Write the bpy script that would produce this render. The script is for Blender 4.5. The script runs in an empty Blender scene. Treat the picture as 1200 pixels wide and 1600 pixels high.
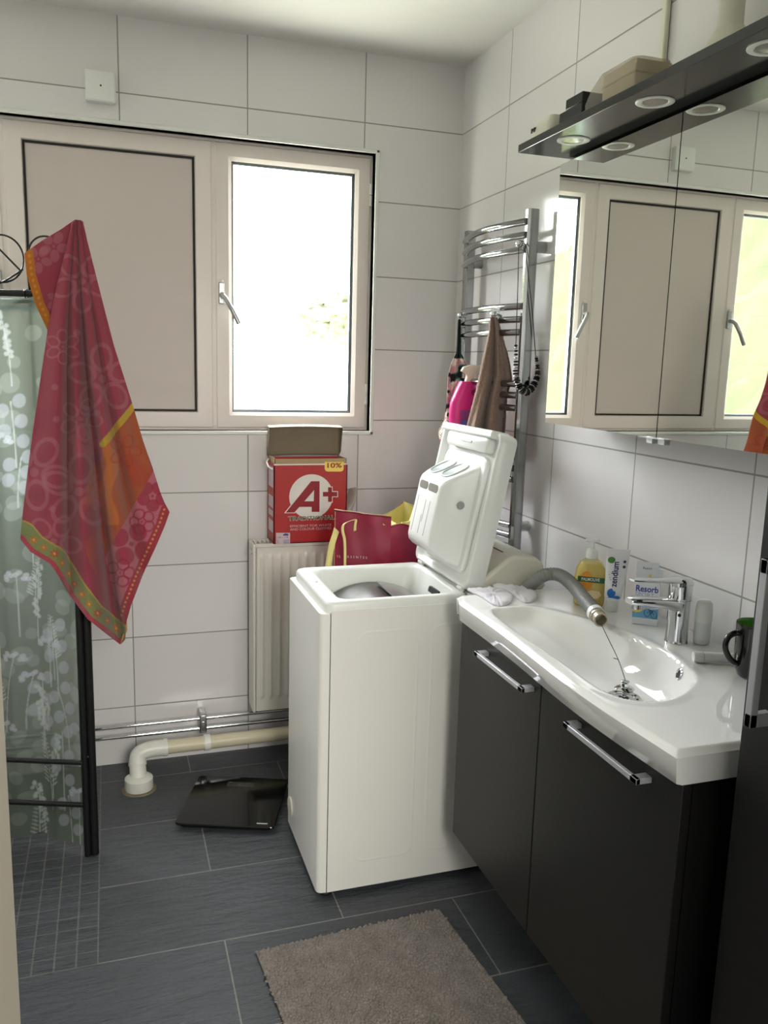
import bpy, bmesh, math, random
import numpy as np
from mathutils import Vector, Matrix
random.seed(7); rng = np.random.default_rng(7)
S = bpy.context.scene
COL = bpy.context.collection

# ------------------------------------------------------------------ camera
FPX = 1297.3
CAM = np.array([-1.2073, -2.8648, 1.3968])
BR = np.array([0.94991694, -0.31134389, 0.0268846])
BU = np.array([0.02842888, 0.17176848, 0.98472706])
BF = np.array([0.31120668, 0.93464462, -0.17201695])
cd = bpy.data.cameras.new('camera'); cam = bpy.data.objects.new('camera', cd); COL.objects.link(cam)
cd.sensor_fit = 'HORIZONTAL'; cd.sensor_width = 36; cd.lens = 36 * FPX / 1200; cd.clip_start = 0.01
cam.matrix_world = Matrix(((BR[0], BU[0], -BF[0], CAM[0]), (BR[1], BU[1], -BF[1], CAM[1]), (BR[2], BU[2], -BF[2], CAM[2]), (0, 0, 0, 1)))
S.camera = cam
S.view_settings.view_transform = 'Standard'; S.view_settings.look = 'None'; S.view_settings.gamma = 1
S.view_settings.use_curve_mapping = False
S.view_settings.exposure = 0.1
# ------------------------------------------------------------------ world and light
WORLD = 43.0
W = bpy.data.worlds.new('world'); S.world = W; W.use_nodes = True
nt = W.node_tree; bg = nt.nodes['Background']
tc = nt.nodes.new('ShaderNodeTexCoord'); sx = nt.nodes.new('ShaderNodeSeparateXYZ'); nt.links.new(tc.outputs['Generated'], sx.inputs[0])
rp = nt.nodes.new('ShaderNodeValToRGB'); nt.links.new(sx.outputs['Z'], rp.inputs[0])
rp.color_ramp.elements[0].position = 0.0; rp.color_ramp.elements[0].color = (0.66, 0.70, 0.585, 1)
rp.color_ramp.elements[1].position = 0.3; rp.color_ramp.elements[1].color = (0.93, 0.98, 1.03, 1)
nt.links.new(rp.outputs[0], bg.inputs[0]); bg.inputs[1].default_value = WORLD

def area(name, loc, target, w, h, power, color=(1, 1, 1), portal=False, spread=None):
    d = bpy.data.lights.new(name, 'AREA'); d.shape = 'RECTANGLE'; d.size = w; d.size_y = h; d.energy = power; d.color = color
    if spread: d.spread = spread
    if portal: d.cycles.is_portal = True
    o = bpy.data.objects.new(name, d); COL.objects.link(o); o.location = loc
    o.rotation_euler = (Vector(target) - Vector(loc)).to_track_quat('-Z', 'Y').to_euler()
    return o
area('window_portal', (-0.59, 0.19, 1.64), (-0.59, -1, 1.64), 0.56, 0.95, 1, portal=True)
area('window_portal', (-1.77, 0.19, 1.64), (-1.77, -1, 1.64), 0.56, 0.95, 1, portal=True)
HALL = area('hall_light', (-0.72, -3.72, 1.55), (-0.66, -0.93, 0.20), 0.7, 0.9, 11, (1.0, 0.97, 0.90), spread=math.radians(75))

def hit(px, py, ax, v):
    """point of the room seen at a photograph position, on the plane ax = v"""
    d = (px - 600) / FPX * BR - (py - 800) / FPX * BU + BF
    i = 'xyz'.index(ax); t = (v - CAM[i]) / d[i]
    return CAM + t * d

# ------------------------------------------------------------------ materials
def lin(c):
    c = np.asarray(c, float) / 255.0
    return np.where(c <= 0.04045, c / 12.92, ((c + 0.055) / 1.055) ** 2.4)
def rgba(c): return tuple(float(v) for v in lin(c)) + (1.0,)

class NT:
    def __init__(s, m): s.t = m.node_tree; s.n = s.t.nodes; s.l = s.t.links
    def node(s, typ, **kw):
        n = s.n.new(typ)
        for k, v in kw.items(): setattr(n, k, v)
        return n
    def inp(s, sock, v):
        if isinstance(v, bpy.types.NodeSocket): s.l.new(v, sock)
        else: sock.default_value = v
    def math(s, op, a, b=0.0, c=None):
        n = s.node('ShaderNodeMath', operation=op); s.inp(n.inputs[0], a); s.inp(n.inputs[1], b)
        if c is not None: s.inp(n.inputs[2], c)
        return n.outputs[0]
    def mix(s, f, a, b):
        n = s.node('ShaderNodeMix', data_type='RGBA'); s.inp(n.inputs['Factor'], f)
        s.inp(n.inputs[6], a); s.inp(n.inputs[7], b); return n.outputs[2]
    def pos(s):
        g = s.node('ShaderNodeNewGeometry'); x = s.node('ShaderNodeSeparateXYZ'); s.l.new(g.outputs['Position'], x.inputs[0])
        return g.outputs['Position'], x.outputs[0], x.outputs[1], x.outputs[2]
    def noise(s, vec, scale, detail=2, rough=0.5):
        n = s.node('ShaderNodeTexNoise'); n.inputs['Scale'].default_value = scale; n.inputs['Detail'].default_value = detail
        n.inputs['Roughness'].default_value = rough
        if vec is not None: s.l.new(vec, n.inputs['Vector'])
        return n.outputs['Fac']
    def comb(s, x, y, z):
        n = s.node('ShaderNodeCombineXYZ'); s.inp(n.inputs[0], x); s.inp(n.inputs[1], y); s.inp(n.inputs[2], z); return n.outputs[0]
    def bump(s, h, dist, strength=1.0):
        n = s.node('ShaderNodeBump'); n.inputs['Distance'].default_value = dist; n.inputs['Strength'].default_value = strength
        s.l.new(h, n.inputs['Height']); return n.outputs[0]

def mat(name, col, rough=0.5, metal=0.0, var=0.04, vscale=30, bump=0.0, bscale=200, spec=0.5, coat=0.0, trans=0.0, ior=1.45, emit=None, sheen=0.0):
    m = bpy.data.materials.new(name); m.use_nodes = True; k = NT(m); p = k.n['Principled BSDF']
    c = rgba(col)
    P, x, y, z = k.pos()
    f = k.noise(P, vscale, 2)
    dark = tuple(v * (1 - var * 2) for v in c[:3]) + (1,)
    lite = tuple(min(1, v * (1 + var * 2)) for v in c[:3]) + (1,)
    k.l.new(k.mix(f, dark, lite), p.inputs['Base Color'])
    p.inputs['Roughness'].default_value = rough; p.inputs['Metallic'].default_value = metal
    p.inputs['Specular IOR Level'].default_value = spec; p.inputs['Coat Weight'].default_value = coat
    p.inputs['Transmission Weight'].default_value = trans; p.inputs['IOR'].default_value = ior
    p.inputs['Sheen Weight'].default_value = sheen
    if bump: k.l.new(k.bump(k.noise(P, bscale, 3), bump), p.inputs['Normal'])
    if emit: p.inputs['Emission Color'].default_value = rgba(emit[0]); p.inputs['Emission Strength'].default_value = emit[1]
    return m

def vcmat(name, rough=0.9, trans=0.0, alpha=1.0, bump=0.0, bscale=600, sheen=0.0, spec=0.3):
    m = bpy.data.materials.new(name); m.use_nodes = True; k = NT(m); p = k.n['Principled BSDF']
    a = k.node('ShaderNodeVertexColor'); a.layer_name = 'Col'
    P, x, y, z = k.pos()
    k.l.new(a.outputs[0], p.inputs['Base Color']); p.inputs['Roughness'].default_value = rough
    p.inputs['Sheen Weight'].default_value = sheen; p.inputs['Specular IOR Level'].default_value = spec
    if bump: k.l.new(k.bump(k.noise(P, bscale, 2), bump), p.inputs['Normal'])
    out = k.n['Material Output']; sh = p.outputs[0]
    if trans:
        t = k.node('ShaderNodeBsdfTranslucent'); k.l.new(a.outputs[0], t.inputs[0])
        mx = k.node('ShaderNodeMixShader'); mx.inputs[0].default_value = trans; k.l.new(sh, mx.inputs[1]); k.l.new(t.outputs[0], mx.inputs[2]); sh = mx.outputs[0]
    if alpha < 1:
        t = k.node('ShaderNodeBsdfTransparent'); mx = k.node('ShaderNodeMixShader')
        k.l.new(k.math('MULTIPLY', a.outputs['Alpha'], 1.0), mx.inputs[0]); k.l.new(t.outputs[0], mx.inputs[1]); k.l.new(sh, mx.inputs[2]); sh = mx.outputs[0]
    k.l.new(sh, out.inputs[0]); return m

def line_mask(k, u, off, pitch, lw):
    """1 on a grout line, 0 elsewhere"""
    d = k.math('PINGPONG', k.math('SUBTRACT', u, off), pitch / 2)
    return k.math('LESS_THAN', d, lw / 2), d
def wall_mat(name, axis, off, zoff=2.2069, zp=0.25):
    m = bpy.data.materials.new(name); m.use_nodes = True; k = NT(m); p = k.n['Principled BSDF']
    P, x, y, z = k.pos(); u = x if axis == 'x' else y
    m1, d1 = line_mask(k, u, off, 0.3956, 0.0039); m2, d2 = line_mask(k, z, zoff, zp, 0.0039)
    g = k.math('MAXIMUM', m1, m2)
    iu = k.math('FLOOR', k.math('DIVIDE', k.math('SUBTRACT', u, off), 0.3956)); iz = k.math('FLOOR', k.math('DIVIDE', k.math('SUBTRACT', z, zoff), zp))
    wn = k.node('ShaderNodeTexWhiteNoise'); k.l.new(k.comb(iu, iz, 0.3), wn.inputs[0])
    tile = k.mix(k.math('MULTIPLY', wn.outputs[0], 1.0), rgba((222, 219, 219)), rgba((228, 226, 226)))
    tile = k.mix(k.math('MULTIPLY', k.noise(P, 3, 3), 0.35), tile, rgba((210, 207, 206)))
    k.l.new(k.mix(g, tile, rgba((150, 149, 145))), p.inputs['Base Color'])
    r = k.math('ADD', k.math('MULTIPLY', g, 0.6), 0.13); k.l.new(r, p.inputs['Roughness'])
    dm = k.math('MINIMUM', k.math('MINIMUM', d1, d2), 0.004)
    h = k.math('ADD', k.math('MULTIPLY', dm, 0.25 / 0.004 * 0.001), k.math('MULTIPLY', k.noise(P, 9, 2), 0.0009))
    # every tile sits at its own tiny tilt, so reflections break at the joints
    tilt = k.math('MULTIPLY', k.math('SUBTRACT', wn.outputs[0], 0.5), k.math('MULTIPLY', k.math('ADD', u, z), 0.008))
    h = k.math('ADD', h, tilt)
    k.l.new(k.bump(h, 1.0), p.inputs['Normal']); p.inputs['Specular IOR Level'].default_value = 0.5
    return m
def floor_mat():
    m = bpy.data.materials.new('slate_floor_tiles'); m.use_nodes = True; k = NT(m); p = k.n['Principled BSDF']
    P, x, y, z = k.pos()
    py = 0.2965; yo = -1.0175
    r = k.math('FLOOR', k.math('DIVIDE', k.math('SUBTRACT', y, yo), py))
    par = k.math('MODULO', k.math('ADD', r, 20.0), 2.0)
    xo = k.math('ADD', -0.6725, k.math('MULTIPLY', k.math('SUBTRACT', 1.0, par), 0.0))
    # rows alternate by half a tile
    xo = k.math('ADD', -0.6725, k.math('MULTIPLY', par, 0.302))
    mx_, dx = None, k.math('PINGPONG', k.math('SUBTRACT', x, xo), 0.302)
    my_, dy = line_mask(k, y, yo, py, 0.0035)
    mxx = k.math('LESS_THAN', dx, 0.0018)
    big = k.math('MAXIMUM', mxx, my_)
    sm = 0.0485
    sx_, _a = line_mask(k, x, -1.269, sm, 0.0036); sy_, _b = line_mask(k, y, -1.0175, 0.0472, 0.0026)
    small = k.math('MAXIMUM', sx_, sy_)
    reg = k.math('MULTIPLY', k.math('LESS_THAN', x, -1.2675), k.math('GREATER_THAN', y, -1.019))
    g = k.math('ADD', k.math('MULTIPLY', reg, small), k.math('MULTIPLY', k.math('SUBTRACT', 1.0, reg), big))
    ix = k.math('FLOOR', k.math('DIVIDE', k.math('SUBTRACT', x, xo), 0.604))
    ixs = k.math('FLOOR', k.math('DIVIDE', k.math('SUBTRACT', x, -1.269), sm)); iys = k.math('FLOOR', k.math('DIVIDE', k.math('SUBTRACT', y, yo), 0.0472))
    w1 = k.node('ShaderNodeTexWhiteNoise'); k.l.new(k.comb(ix, r, 0.1), w1.inputs[0])
    w2 = k.node('ShaderNodeTexWhiteNoise'); k.l.new(k.comb(ixs, iys, 0.1), w2.inputs[0])
    wv = k.math('ADD', k.math('MULTIPLY', reg, w2.outputs[0]), k.math('MULTIPLY', k.math('SUBTRACT', 1.0, reg), w1.outputs[0]))
    mp = k.node('ShaderNodeMapping'); mp.inputs['Rotation'].default_value = (0, 0, math.radians(-22)); mp.inputs['Scale'].default_value = (2.2, 9, 1)
    k.l.new(P, mp.inputs[0]); n1 = k.noise(mp.outputs[0], 3.0, 6, 0.62); n2 = k.noise(P, 60, 3)
    c = k.mix(wv, rgba((52, 54, 58)), rgba((63, 66, 71)))
    c = k.mix(k.math('MULTIPLY', n1, 0.6), c, rgba((80, 84, 90)))
    c = k.mix(k.math('MULTIPLY', k.math('GREATER_THAN', n2, 0.64), 0.35), c, rgba((40, 44, 44)))
    c = k.mix(g, c, k.mix(reg, rgba((128, 127, 123)), rgba((108, 108, 104))))
    k.l.new(c, p.inputs['Base Color'])
    k.l.new(k.math('ADD', k.math('MULTIPLY', n1, 0.2), 0.36), p.inputs['Roughness'])
    h = k.math('ADD', k.math('MULTIPLY', n1, 0.011), k.math('MULTIPLY', g, -0.0012)); h = k.math('ADD', h, k.math('MULTIPLY', n2, 0.0006))
    k.l.new(k.bump(h, 1.0), p.inputs['Normal'])
    return m

M = {}
M['tile_x'] = wall_mat('white_wall_tiles_back', 'x', -0.3591)
M['tile_y'] = wall_mat('white_wall_tiles_side', 'y', -0.361)
M['floor'] = floor_mat()
M['ceil'] = mat('ceiling_paint', (222, 220, 216), 0.85, var=0.01, vscale=4, bump=0.0006, bscale=40)
M['frame'] = mat('window_frame_white', (228, 219, 213), 0.32, var=0.01, vscale=6)
M['panel'] = mat('blind_panel_white', (204, 194, 188), 0.5, var=0.015, vscale=3)
M['gasket'] = mat('black_gasket', (24, 22, 22), 0.6)
M['spacer'] = mat('alu_spacer', (150, 165, 172), 0.3, 0.8)
M['chrome'] = mat('chrome', (215, 217, 218), 0.06, 1.0, var=0.01)
M['rail'] = mat('rail_chrome', (168, 170, 172), 0.10, 1.0, var=0.02)
M['steel'] = mat('brushed_steel', (176, 177, 178), 0.3, 1.0, var=0.03)
M['satin'] = mat('satin_aluminium', (205, 207, 211), 0.42, 0.5, var=0.02)
M['black_metal'] = mat('black_painted_metal', (20, 21, 22), 0.38, var=0.1)
M['white_enamel'] = mat('white_enamel', (235, 234, 228), 0.28, var=0.01, vscale=5, coat=0.2)
M['white_plastic'] = mat('white_plastic', (228, 230, 226), 0.32, var=0.012, vscale=8)
M['cream_plastic'] = mat('cream_plastic', (222, 220, 204), 0.42, var=0.02, vscale=12)
M['grey_plastic'] = mat('grey_plastic', (150, 152, 150), 0.4)
M['dark'] = mat('dark_recess', (22, 22, 22), 0.6)
M['drum'] = mat('drum_steel', (92, 92, 90), 0.25, 1.0, var=0.08, bump=0.0005, bscale=300)
M['wood'] = mat('black_brown_foil', (29, 28, 26), 0.42, var=0.12, vscale=60, bump=0.0002, bscale=120)
M['wood_side'] = mat('black_foil_edge', (22, 20, 20), 0.5, var=0.1, vscale=60)
M['canopy'] = mat('black_gloss_board', (58, 59, 58), 0.16, var=0.04, vscale=20)
M['ceramic'] = mat('white_ceramic', (236, 236, 234), 0.06, var=0.005, coat=0.6)
M['mirror'] = mat('mirror_glass', (235, 238, 232), 0.012, 1.0, var=0.002)
M['glass_edge'] = mat('mirror_glass_edge', (40, 84, 62), 0.15)
M['radiator'] = mat('radiator_paint', (222, 219, 210), 0.35, var=0.01)
M['pvc'] = mat('white_pvc', (224, 224, 216), 0.35, var=0.02)
M['old_pvc'] = mat('yellowed_pvc', (206, 198, 172), 0.38, var=0.03, vscale=14)
M['doorframe'] = mat('door_frame_paint', (186, 178, 160), 0.5, var=0.02, vscale=5)
M['black_gloss'] = mat('black_glazed', (20, 22, 21), 0.12, var=0.05, coat=0.4)
M['scale_glass'] = mat('black_scale_glass', (14, 15, 15), 0.10, var=0.05, spec=0.35)

def glass_mat(name, col=(248, 248, 248)):
    m = bpy.data.materials.new(name); m.use_nodes = True; k = NT(m)
    out = k.n['Material Output']; k.n.remove(k.n['Principled BSDF'])
    P, x, y, z = k.pos(); n = k.noise(k.comb(k.math('MULTIPLY', x, 60.0), y, k.math('MULTIPLY', z, 6.0)), 1.0, 3)
    c = k.mix(n, rgba(col), rgba((240, 238, 236)))
    t = k.node('ShaderNodeBsdfTransparent'); k.l.new(c, t.inputs[0])
    g = k.node('ShaderNodeBsdfGlossy'); g.inputs['Roughness'].default_value = 0.02
    f = k.node('ShaderNodeFresnel'); f.inputs[0].default_value = 1.4
    mx = k.node('ShaderNodeMixShader'); k.l.new(k.math('MINIMUM', f.outputs[0], 0.35), mx.inputs[0]); k.l.new(t.outputs[0], mx.inputs[1]); k.l.new(g.outputs[0], mx.inputs[2])
    k.l.new(mx.outputs[0], out.inputs[0]); return m
M['glass'] = glass_mat('window_pane_glass')
def clear_mat(name, col, fac=0.35, rough=0.1):
    m = bpy.data.materials.new(name); m.use_nodes = True; k = NT(m); p = k.n['Principled BSDF']; out = k.n['Material Output']
    p.inputs['Base Color'].default_value = rgba(col); p.inputs['Roughness'].default_value = rough
    P, x, y, z = k.pos(); k.l.new(k.bump(k.noise(P, 30, 2), 0.0006), p.inputs['Normal'])
    t = k.node('ShaderNodeBsdfTransparent'); t.inputs[0].default_value = rgba(col)
    mx = k.node('ShaderNodeMixShader'); mx.inputs[0].default_value = fac; k.l.new(t.outputs[0], mx.inputs[1]); k.l.new(p.outputs[0], mx.inputs[2])
    k.l.new(mx.outputs[0], out.inputs[0]); return m

# ------------------------------------------------------------------ mesh helpers
def tag(o, label=None, cat=None, group=None, kind=None):
    if label: o['label'] = label
    if cat: o['category'] = cat
    if group: o['group'] = group
    if kind: o['kind'] = kind
    return o
def empty(name, loc, label=None, cat=None, group=None):
    o = bpy.data.objects.new(name, None); COL.objects.link(o); o.location = loc; o.empty_display_size = 0.05
    return tag(o, label, cat, group)
def world_loc(o):
    v = Vector((0, 0, 0))
    while o is not None: v = v + o.location; o = o.parent
    return v

class MB:
    def __init__(s): s.v = []; s.f = []; s.c = None
    def add(s, vs, fs):
        o = len(s.v); s.v += [tuple(float(c) for c in v) for v in vs]; s.f += [tuple(i + o for i in f) for f in fs]; return s
    def box(s, a, b, T=None):
        (x0, y0, z0), (x1, y1, z1) = a, b
        if x0 > x1: x0, x1 = x1, x0
        if y0 > y1: y0, y1 = y1, y0
        if z0 > z1: z0, z1 = z1, z0
        vs = [(x, y, z) for x in (x0, x1) for y in (y0, y1) for z in (z0, z1)]
        if T: vs = [T(v) for v in vs]
        return s.add(vs, [(0, 1, 3, 2), (4, 6, 7, 5), (0, 4, 5, 1), (2, 3, 7, 6), (0, 2, 6, 4), (1, 5, 7, 3)])
    def tube(s, pts, r, seg=12, caps=True, sq=None):
        pts = [np.array(p, float) for p in pts]; n = len(pts)
        rr = r if hasattr(r, '__len__') else [r] * n
        up = None; rings = []
        for i, p in enumerate(pts):
            t = pts[min(i + 1, n - 1)] - pts[max(i - 1, 0)]; t /= (np.linalg.norm(t) + 1e-12)
            if up is None:
                a = np.array((0, 0, 1.0)) if abs(t[2]) < 0.9 else np.array((1.0, 0, 0)); up = a - t * (a @ t)
            up = up - t * (up @ t); up /= np.linalg.norm(up); sd = np.cross(t, up)
            rings.append([p + rr[i] * (math.cos(2 * math.pi * j / seg) * up + math.sin(2 * math.pi * j / seg) * sd) for j in range(seg)])
        vs = [q for R in rings for q in R]
        fs = [(i * seg + j, i * seg + (j + 1) % seg, (i + 1) * seg + (j + 1) % seg, (i + 1) * seg + j) for i in range(n - 1) for j in range(seg)]
        if caps: fs += [tuple(range(seg))[::-1], tuple((n - 1) * seg + j for j in range(seg))]
        return s.add(vs, fs)
    def lathe(s, prof, c, seg=32, axis=(0, 0, 1), sx=1.0, sy=1.0, T=None, capb=True, capt=True):
        """prof: list of (radius, height)"""
        A = np.array(axis, float); A /= np.linalg.norm(A)
        a = np.array((1.0, 0, 0)) if abs(A[0]) < 0.9 else np.array((0, 1.0, 0)); U = a - A * (a @ A); U /= np.linalg.norm(U); V = np.cross(A, U)
        c = np.array(c, float); vs = []
        for r, h in prof:
            for j in range(seg):
                t = 2 * math.pi * j / seg; vs.append(c + A * h + r * (sx * math.cos(t) * U + sy * math.sin(t) * V))
        if T: vs = [T(v) for v in vs]
        n = len(prof)
        fs = [(i * seg + j, i * seg + (j + 1) % seg, (i + 1) * seg + (j + 1) % seg, (i + 1) * seg + j) for i in range(n - 1) for j in range(seg)]
        if capb: fs.append(tuple(range(seg))[::-1])
        if capt: fs.append(tuple((n - 1) * seg + j for j in range(seg)))
        return s.add(vs, fs)
    def loops(s, L, capb=True, capt=True):
        seg = len(L[0]); vs = [p for l in L for p in l]; n = len(L)
        fs = [(i * seg + j, i * seg + (j + 1) % seg, (i + 1) * seg + (j + 1) % seg, (i + 1) * seg + j) for i in range(n - 1) for j in range(seg)]
        if capb: fs.append(tuple(range(seg))[::-1])
        if capt: fs.append(tuple((n - 1) * seg + j for j in range(seg)))
        return s.add(vs, fs)
    def grid(s, P, closed=False):
        """P: array (n, m, 3)"""
        n, m = P.shape[:2]; o = len(s.v)
        s.v += [tuple(map(float, v)) for v in P.reshape(-1, 3)]
        for i in range(n - 1):
            for j in range(m - 1): s.f.append((o + i * m + j, o + i * m + j + 1, o + (i + 1) * m + j + 1, o + (i + 1) * m + j))
        return s
    def sphere(s, c, r, seg=16, rings=10, sc=(1, 1, 1)):
        prof = [(max(1e-5, math.sin(math.pi * i / rings)), -math.cos(math.pi * i / rings)) for i in range(rings + 1)]
        return s.lathe([(a * r, b * r) for a, b in prof], (0, 0, 0), seg, T=lambda v: (v[0] * sc[0] + c[0], v[1] * sc[1] + c[1], v[2] * sc[2] + c[2]))
    def build(s, name, m, parent=None, smooth=35, bevel=0, bseg=2, sub=0, solid=0, loc=None, soff=-1, colors=None):
        me = bpy.data.meshes.new(name)
        base = world_loc(parent) if parent is not None else Vector(loc if loc is not None else (0, 0, 0))
        me.from_pydata([(v[0] - base.x, v[1] - base.y, v[2] - base.z) for v in s.v], [], s.f); me.update()
        if smooth:
            me.shade_smooth(); me.set_sharp_from_angle(angle=math.radians(smooth))
        if m: me.materials.append(m)
        if colors is not None:
            a = me.color_attributes.new('Col', 'FLOAT_COLOR', 'POINT')
            cc = np.ones((len(s.v), 4), np.float32); cc[:, :colors.shape[1]] = colors; a.data.foreach_set('color', cc.ravel())
        bm = bmesh.new(); bm.from_mesh(me); bmesh.ops.recalc_face_normals(bm, faces=bm.faces); bm.to_mesh(me); bm.free()
        o = bpy.data.objects.new(name, me); COL.objects.link(o)
        if parent is not None: o.parent = parent
        else: o.location = base
        if solid: md = o.modifiers.new('solid', 'SOLIDIFY'); md.thickness = solid; md.offset = soff
        if bevel:
            md = o.modifiers.new('bevel', 'BEVEL'); md.width = bevel; md.segments = bseg; md.limit_method = 'ANGLE'; md.angle_limit = math.radians(40); md.harden_normals = False
        if sub: md = o.modifiers.new('sub', 'SUBSURF'); md.levels = sub; md.render_levels = sub
        return o

def rrect(x0, x1, y0, y1, r, z, n=5, T=None):
    pts = []
    for cx, cy, a0 in ((x1 - r, y1 - r, 0), (x0 + r, y1 - r, 90), (x0 + r, y0 + r, 180), (x1 - r, y0 + r, 270)):
        for i in range(n + 1):
            a = math.radians(a0 + 90 * i / n); pts.append((cx + r * math.cos(a), cy + r * math.sin(a), z))
    return [T(p) for p in pts] if T else pts
def rprism(x0, x1, y0, y1, r, z0, z1, T=None, n=5):
    return MB().loops([rrect(x0, x1, y0, y1, r, z0, n, T), rrect(x0, x1, y0, y1, r, z1, n, T)])
def catmull(pts, n=8, closed=False):
    P = [np.array(p, float) for p in pts]; out = []; L = len(P)
    rngi = range(L if closed else L - 1)
    for i in rngi:
        if closed: a, b, c, d = P[(i - 1) % L], P[i], P[(i + 1) % L], P[(i + 2) % L]
        else: a, b, c, d = P[max(i - 1, 0)], P[i], P[i + 1], P[min(i + 2, L - 1)]
        for j in range(n):
            t = j / n; out.append(0.5 * ((2 * b) + (-a + c) * t + (2 * a - 5 * b + 4 * c - d) * t * t + (-a + 3 * b - 3 * c + d) * t ** 3))
    if not closed: out.append(P[-1])
    return out
def lettering(name, string, origin, right, up, size, m, parent, extrude=0.0002, bold=0.0, shear=0.0, align='LEFT', space=1.0, sx=1.0):
    cu = bpy.data.curves.new(name, 'FONT'); cu.body = string; cu.size = size; cu.extrude = extrude; cu.offset = bold; cu.shear = shear
    cu.align_x = align; cu.space_character = space; cu.resolution_u = 3
    tmp = bpy.data.objects.new(name, cu); COL.objects.link(tmp); bpy.context.view_layer.update()
    me = bpy.data.meshes.new_from_object(tmp.evaluated_get(bpy.context.evaluated_depsgraph_get())); bpy.data.objects.remove(tmp); bpy.data.curves.remove(cu)
    R = Vector(right).normalized(); U = Vector(up).normalized(); N = R.cross(U); base = world_loc(parent)
    for v in me.vertices:
        q = Vector(origin) + R * v.co.x * sx + U * v.co.y + N * v.co.z; v.co = q - base
    me.name = name; me.materials.clear(); me.materials.append(m)
    o = bpy.data.objects.new(name, me); COL.objects.link(o); o.parent = parent; return o
def norm_noise(X, Y, k, seed=0):
    r = np.random.default_rng(seed); v = np.zeros_like(X)
    for i in range(14):
        a = r.uniform(0, 2 * math.pi); f = k * r.uniform(0.5, 1.8); v += np.sin(X * f * math.cos(a) + Y * f * math.sin(a) + r.uniform(0, 6.3))
    return v / 3.7
def smooth01(x): x = np.clip(x, 0, 1); return x * x * (3 - 2 * x)

# ================================================================== THE ROOM
ZC = 2.426; XL = -2.30; YF = -2.45
OX0, OX1, OZ0, OZ1 = -2.09, -0.318, 1.168, 2.112     # window opening
b = MB(); b.box((XL - .1, 0, 0), (OX0, 0.2, ZC)); b.box((OX1, 0, 0), (0.12, 0.2, ZC)); b.box((OX0, 0, 0), (OX1, 0.2, OZ0)); b.box((OX0, 0, OZ1), (OX1, 0.2, ZC))
tag(b.build('wall_back', M['tile_x'], smooth=0), kind='structure')
tag(MB().box((0, -3.85, 0), (0.12, 0.0, ZC)).build('wall_right', M['tile_y'], smooth=0), kind='structure')
tag(MB().box((XL - .1, -3.85, 0), (XL, 0.0, ZC)).build('wall_left', M['tile_y'], smooth=0), kind='structure')
tag(MB().box((XL - .1, -3.85, -0.1), (0.12, 0.2, 0)).build('floor', M['floor'], smooth=0), kind='structure')
tag(MB().box((XL - .1, -3.85, ZC), (0.12, 0.2, ZC + 0.1)).build('ceiling', M['ceil'], smooth=0), kind='structure')
b = MB(); DX0, DX1 = -1.30, -0.50
b.box((XL, YF - 0.12, 0), (DX0, YF, ZC)); b.box((DX1, YF - 0.12, 0), (0, YF, ZC)); b.box((DX0, YF - 0.12, 2.08), (DX1, YF, ZC))
tag(b.build('wall_front', M['ceil'], smooth=0), kind='structure')
tag(MB().box((XL - .1, -3.97, 0), (0.12, -3.85, ZC)).build('wall_hall', M['ceil'], smooth=0), kind='structure')
b = MB(); b.box((DX0, YF - 0.13, 0), (DX0 + 0.035, YF + 0.045, 2.08)); b.box((DX1 - 0.035, YF - 0.13, 0), (DX1, YF + 0.045, 2.08)); b.box((DX0, YF - 0.13, 2.045), (DX1, YF + 0.045, 2.08))
tag(b.build('door_1', M['doorframe'], bevel=0.003), kind='structure')

# ---- window trim (thin tile edge profile round the opening)
b = MB(); t = 0.013
b.box((OX0, -0.006, OZ1), (OX1 + t, 0.034, OZ1 + t)); b.box((OX1, -0.006, OZ0 - t), (OX1 + t, 0.034, OZ1 + t)); b.box((OX0, -0.006, OZ0 - t), (OX1 + t, 0.034, OZ0)); b.box((OX0 - t, -0.006, OZ0 - t), (OX0, 0.034, OZ1 + t))
tag(b.build('trim_1', M['white_plastic'], bevel=0.003), kind='structure')
# outer frame (mullions) shared by the three lights
FY = 0.03
b = MB(); zt, zb = OZ1 - 0.006, OZ0 + 0.006
b.box((OX0, FY + 0.003, zt - 0.022), (OX1, 0.11, OZ1)); b.box((OX0, FY + 0.003, OZ0), (OX1, 0.11, zb + 0.014))
for x0, x1 in ((OX0, OX0 + 0.03), (-1.53, -1.46), (-0.91, -0.83), (OX1 - 0.03, OX1)): b.box((x0, FY + 0.004, OZ0), (x1, 0.11, OZ1))
tag(b.build('trim_2', M['frame'], bevel=0.003), kind='structure')

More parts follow.
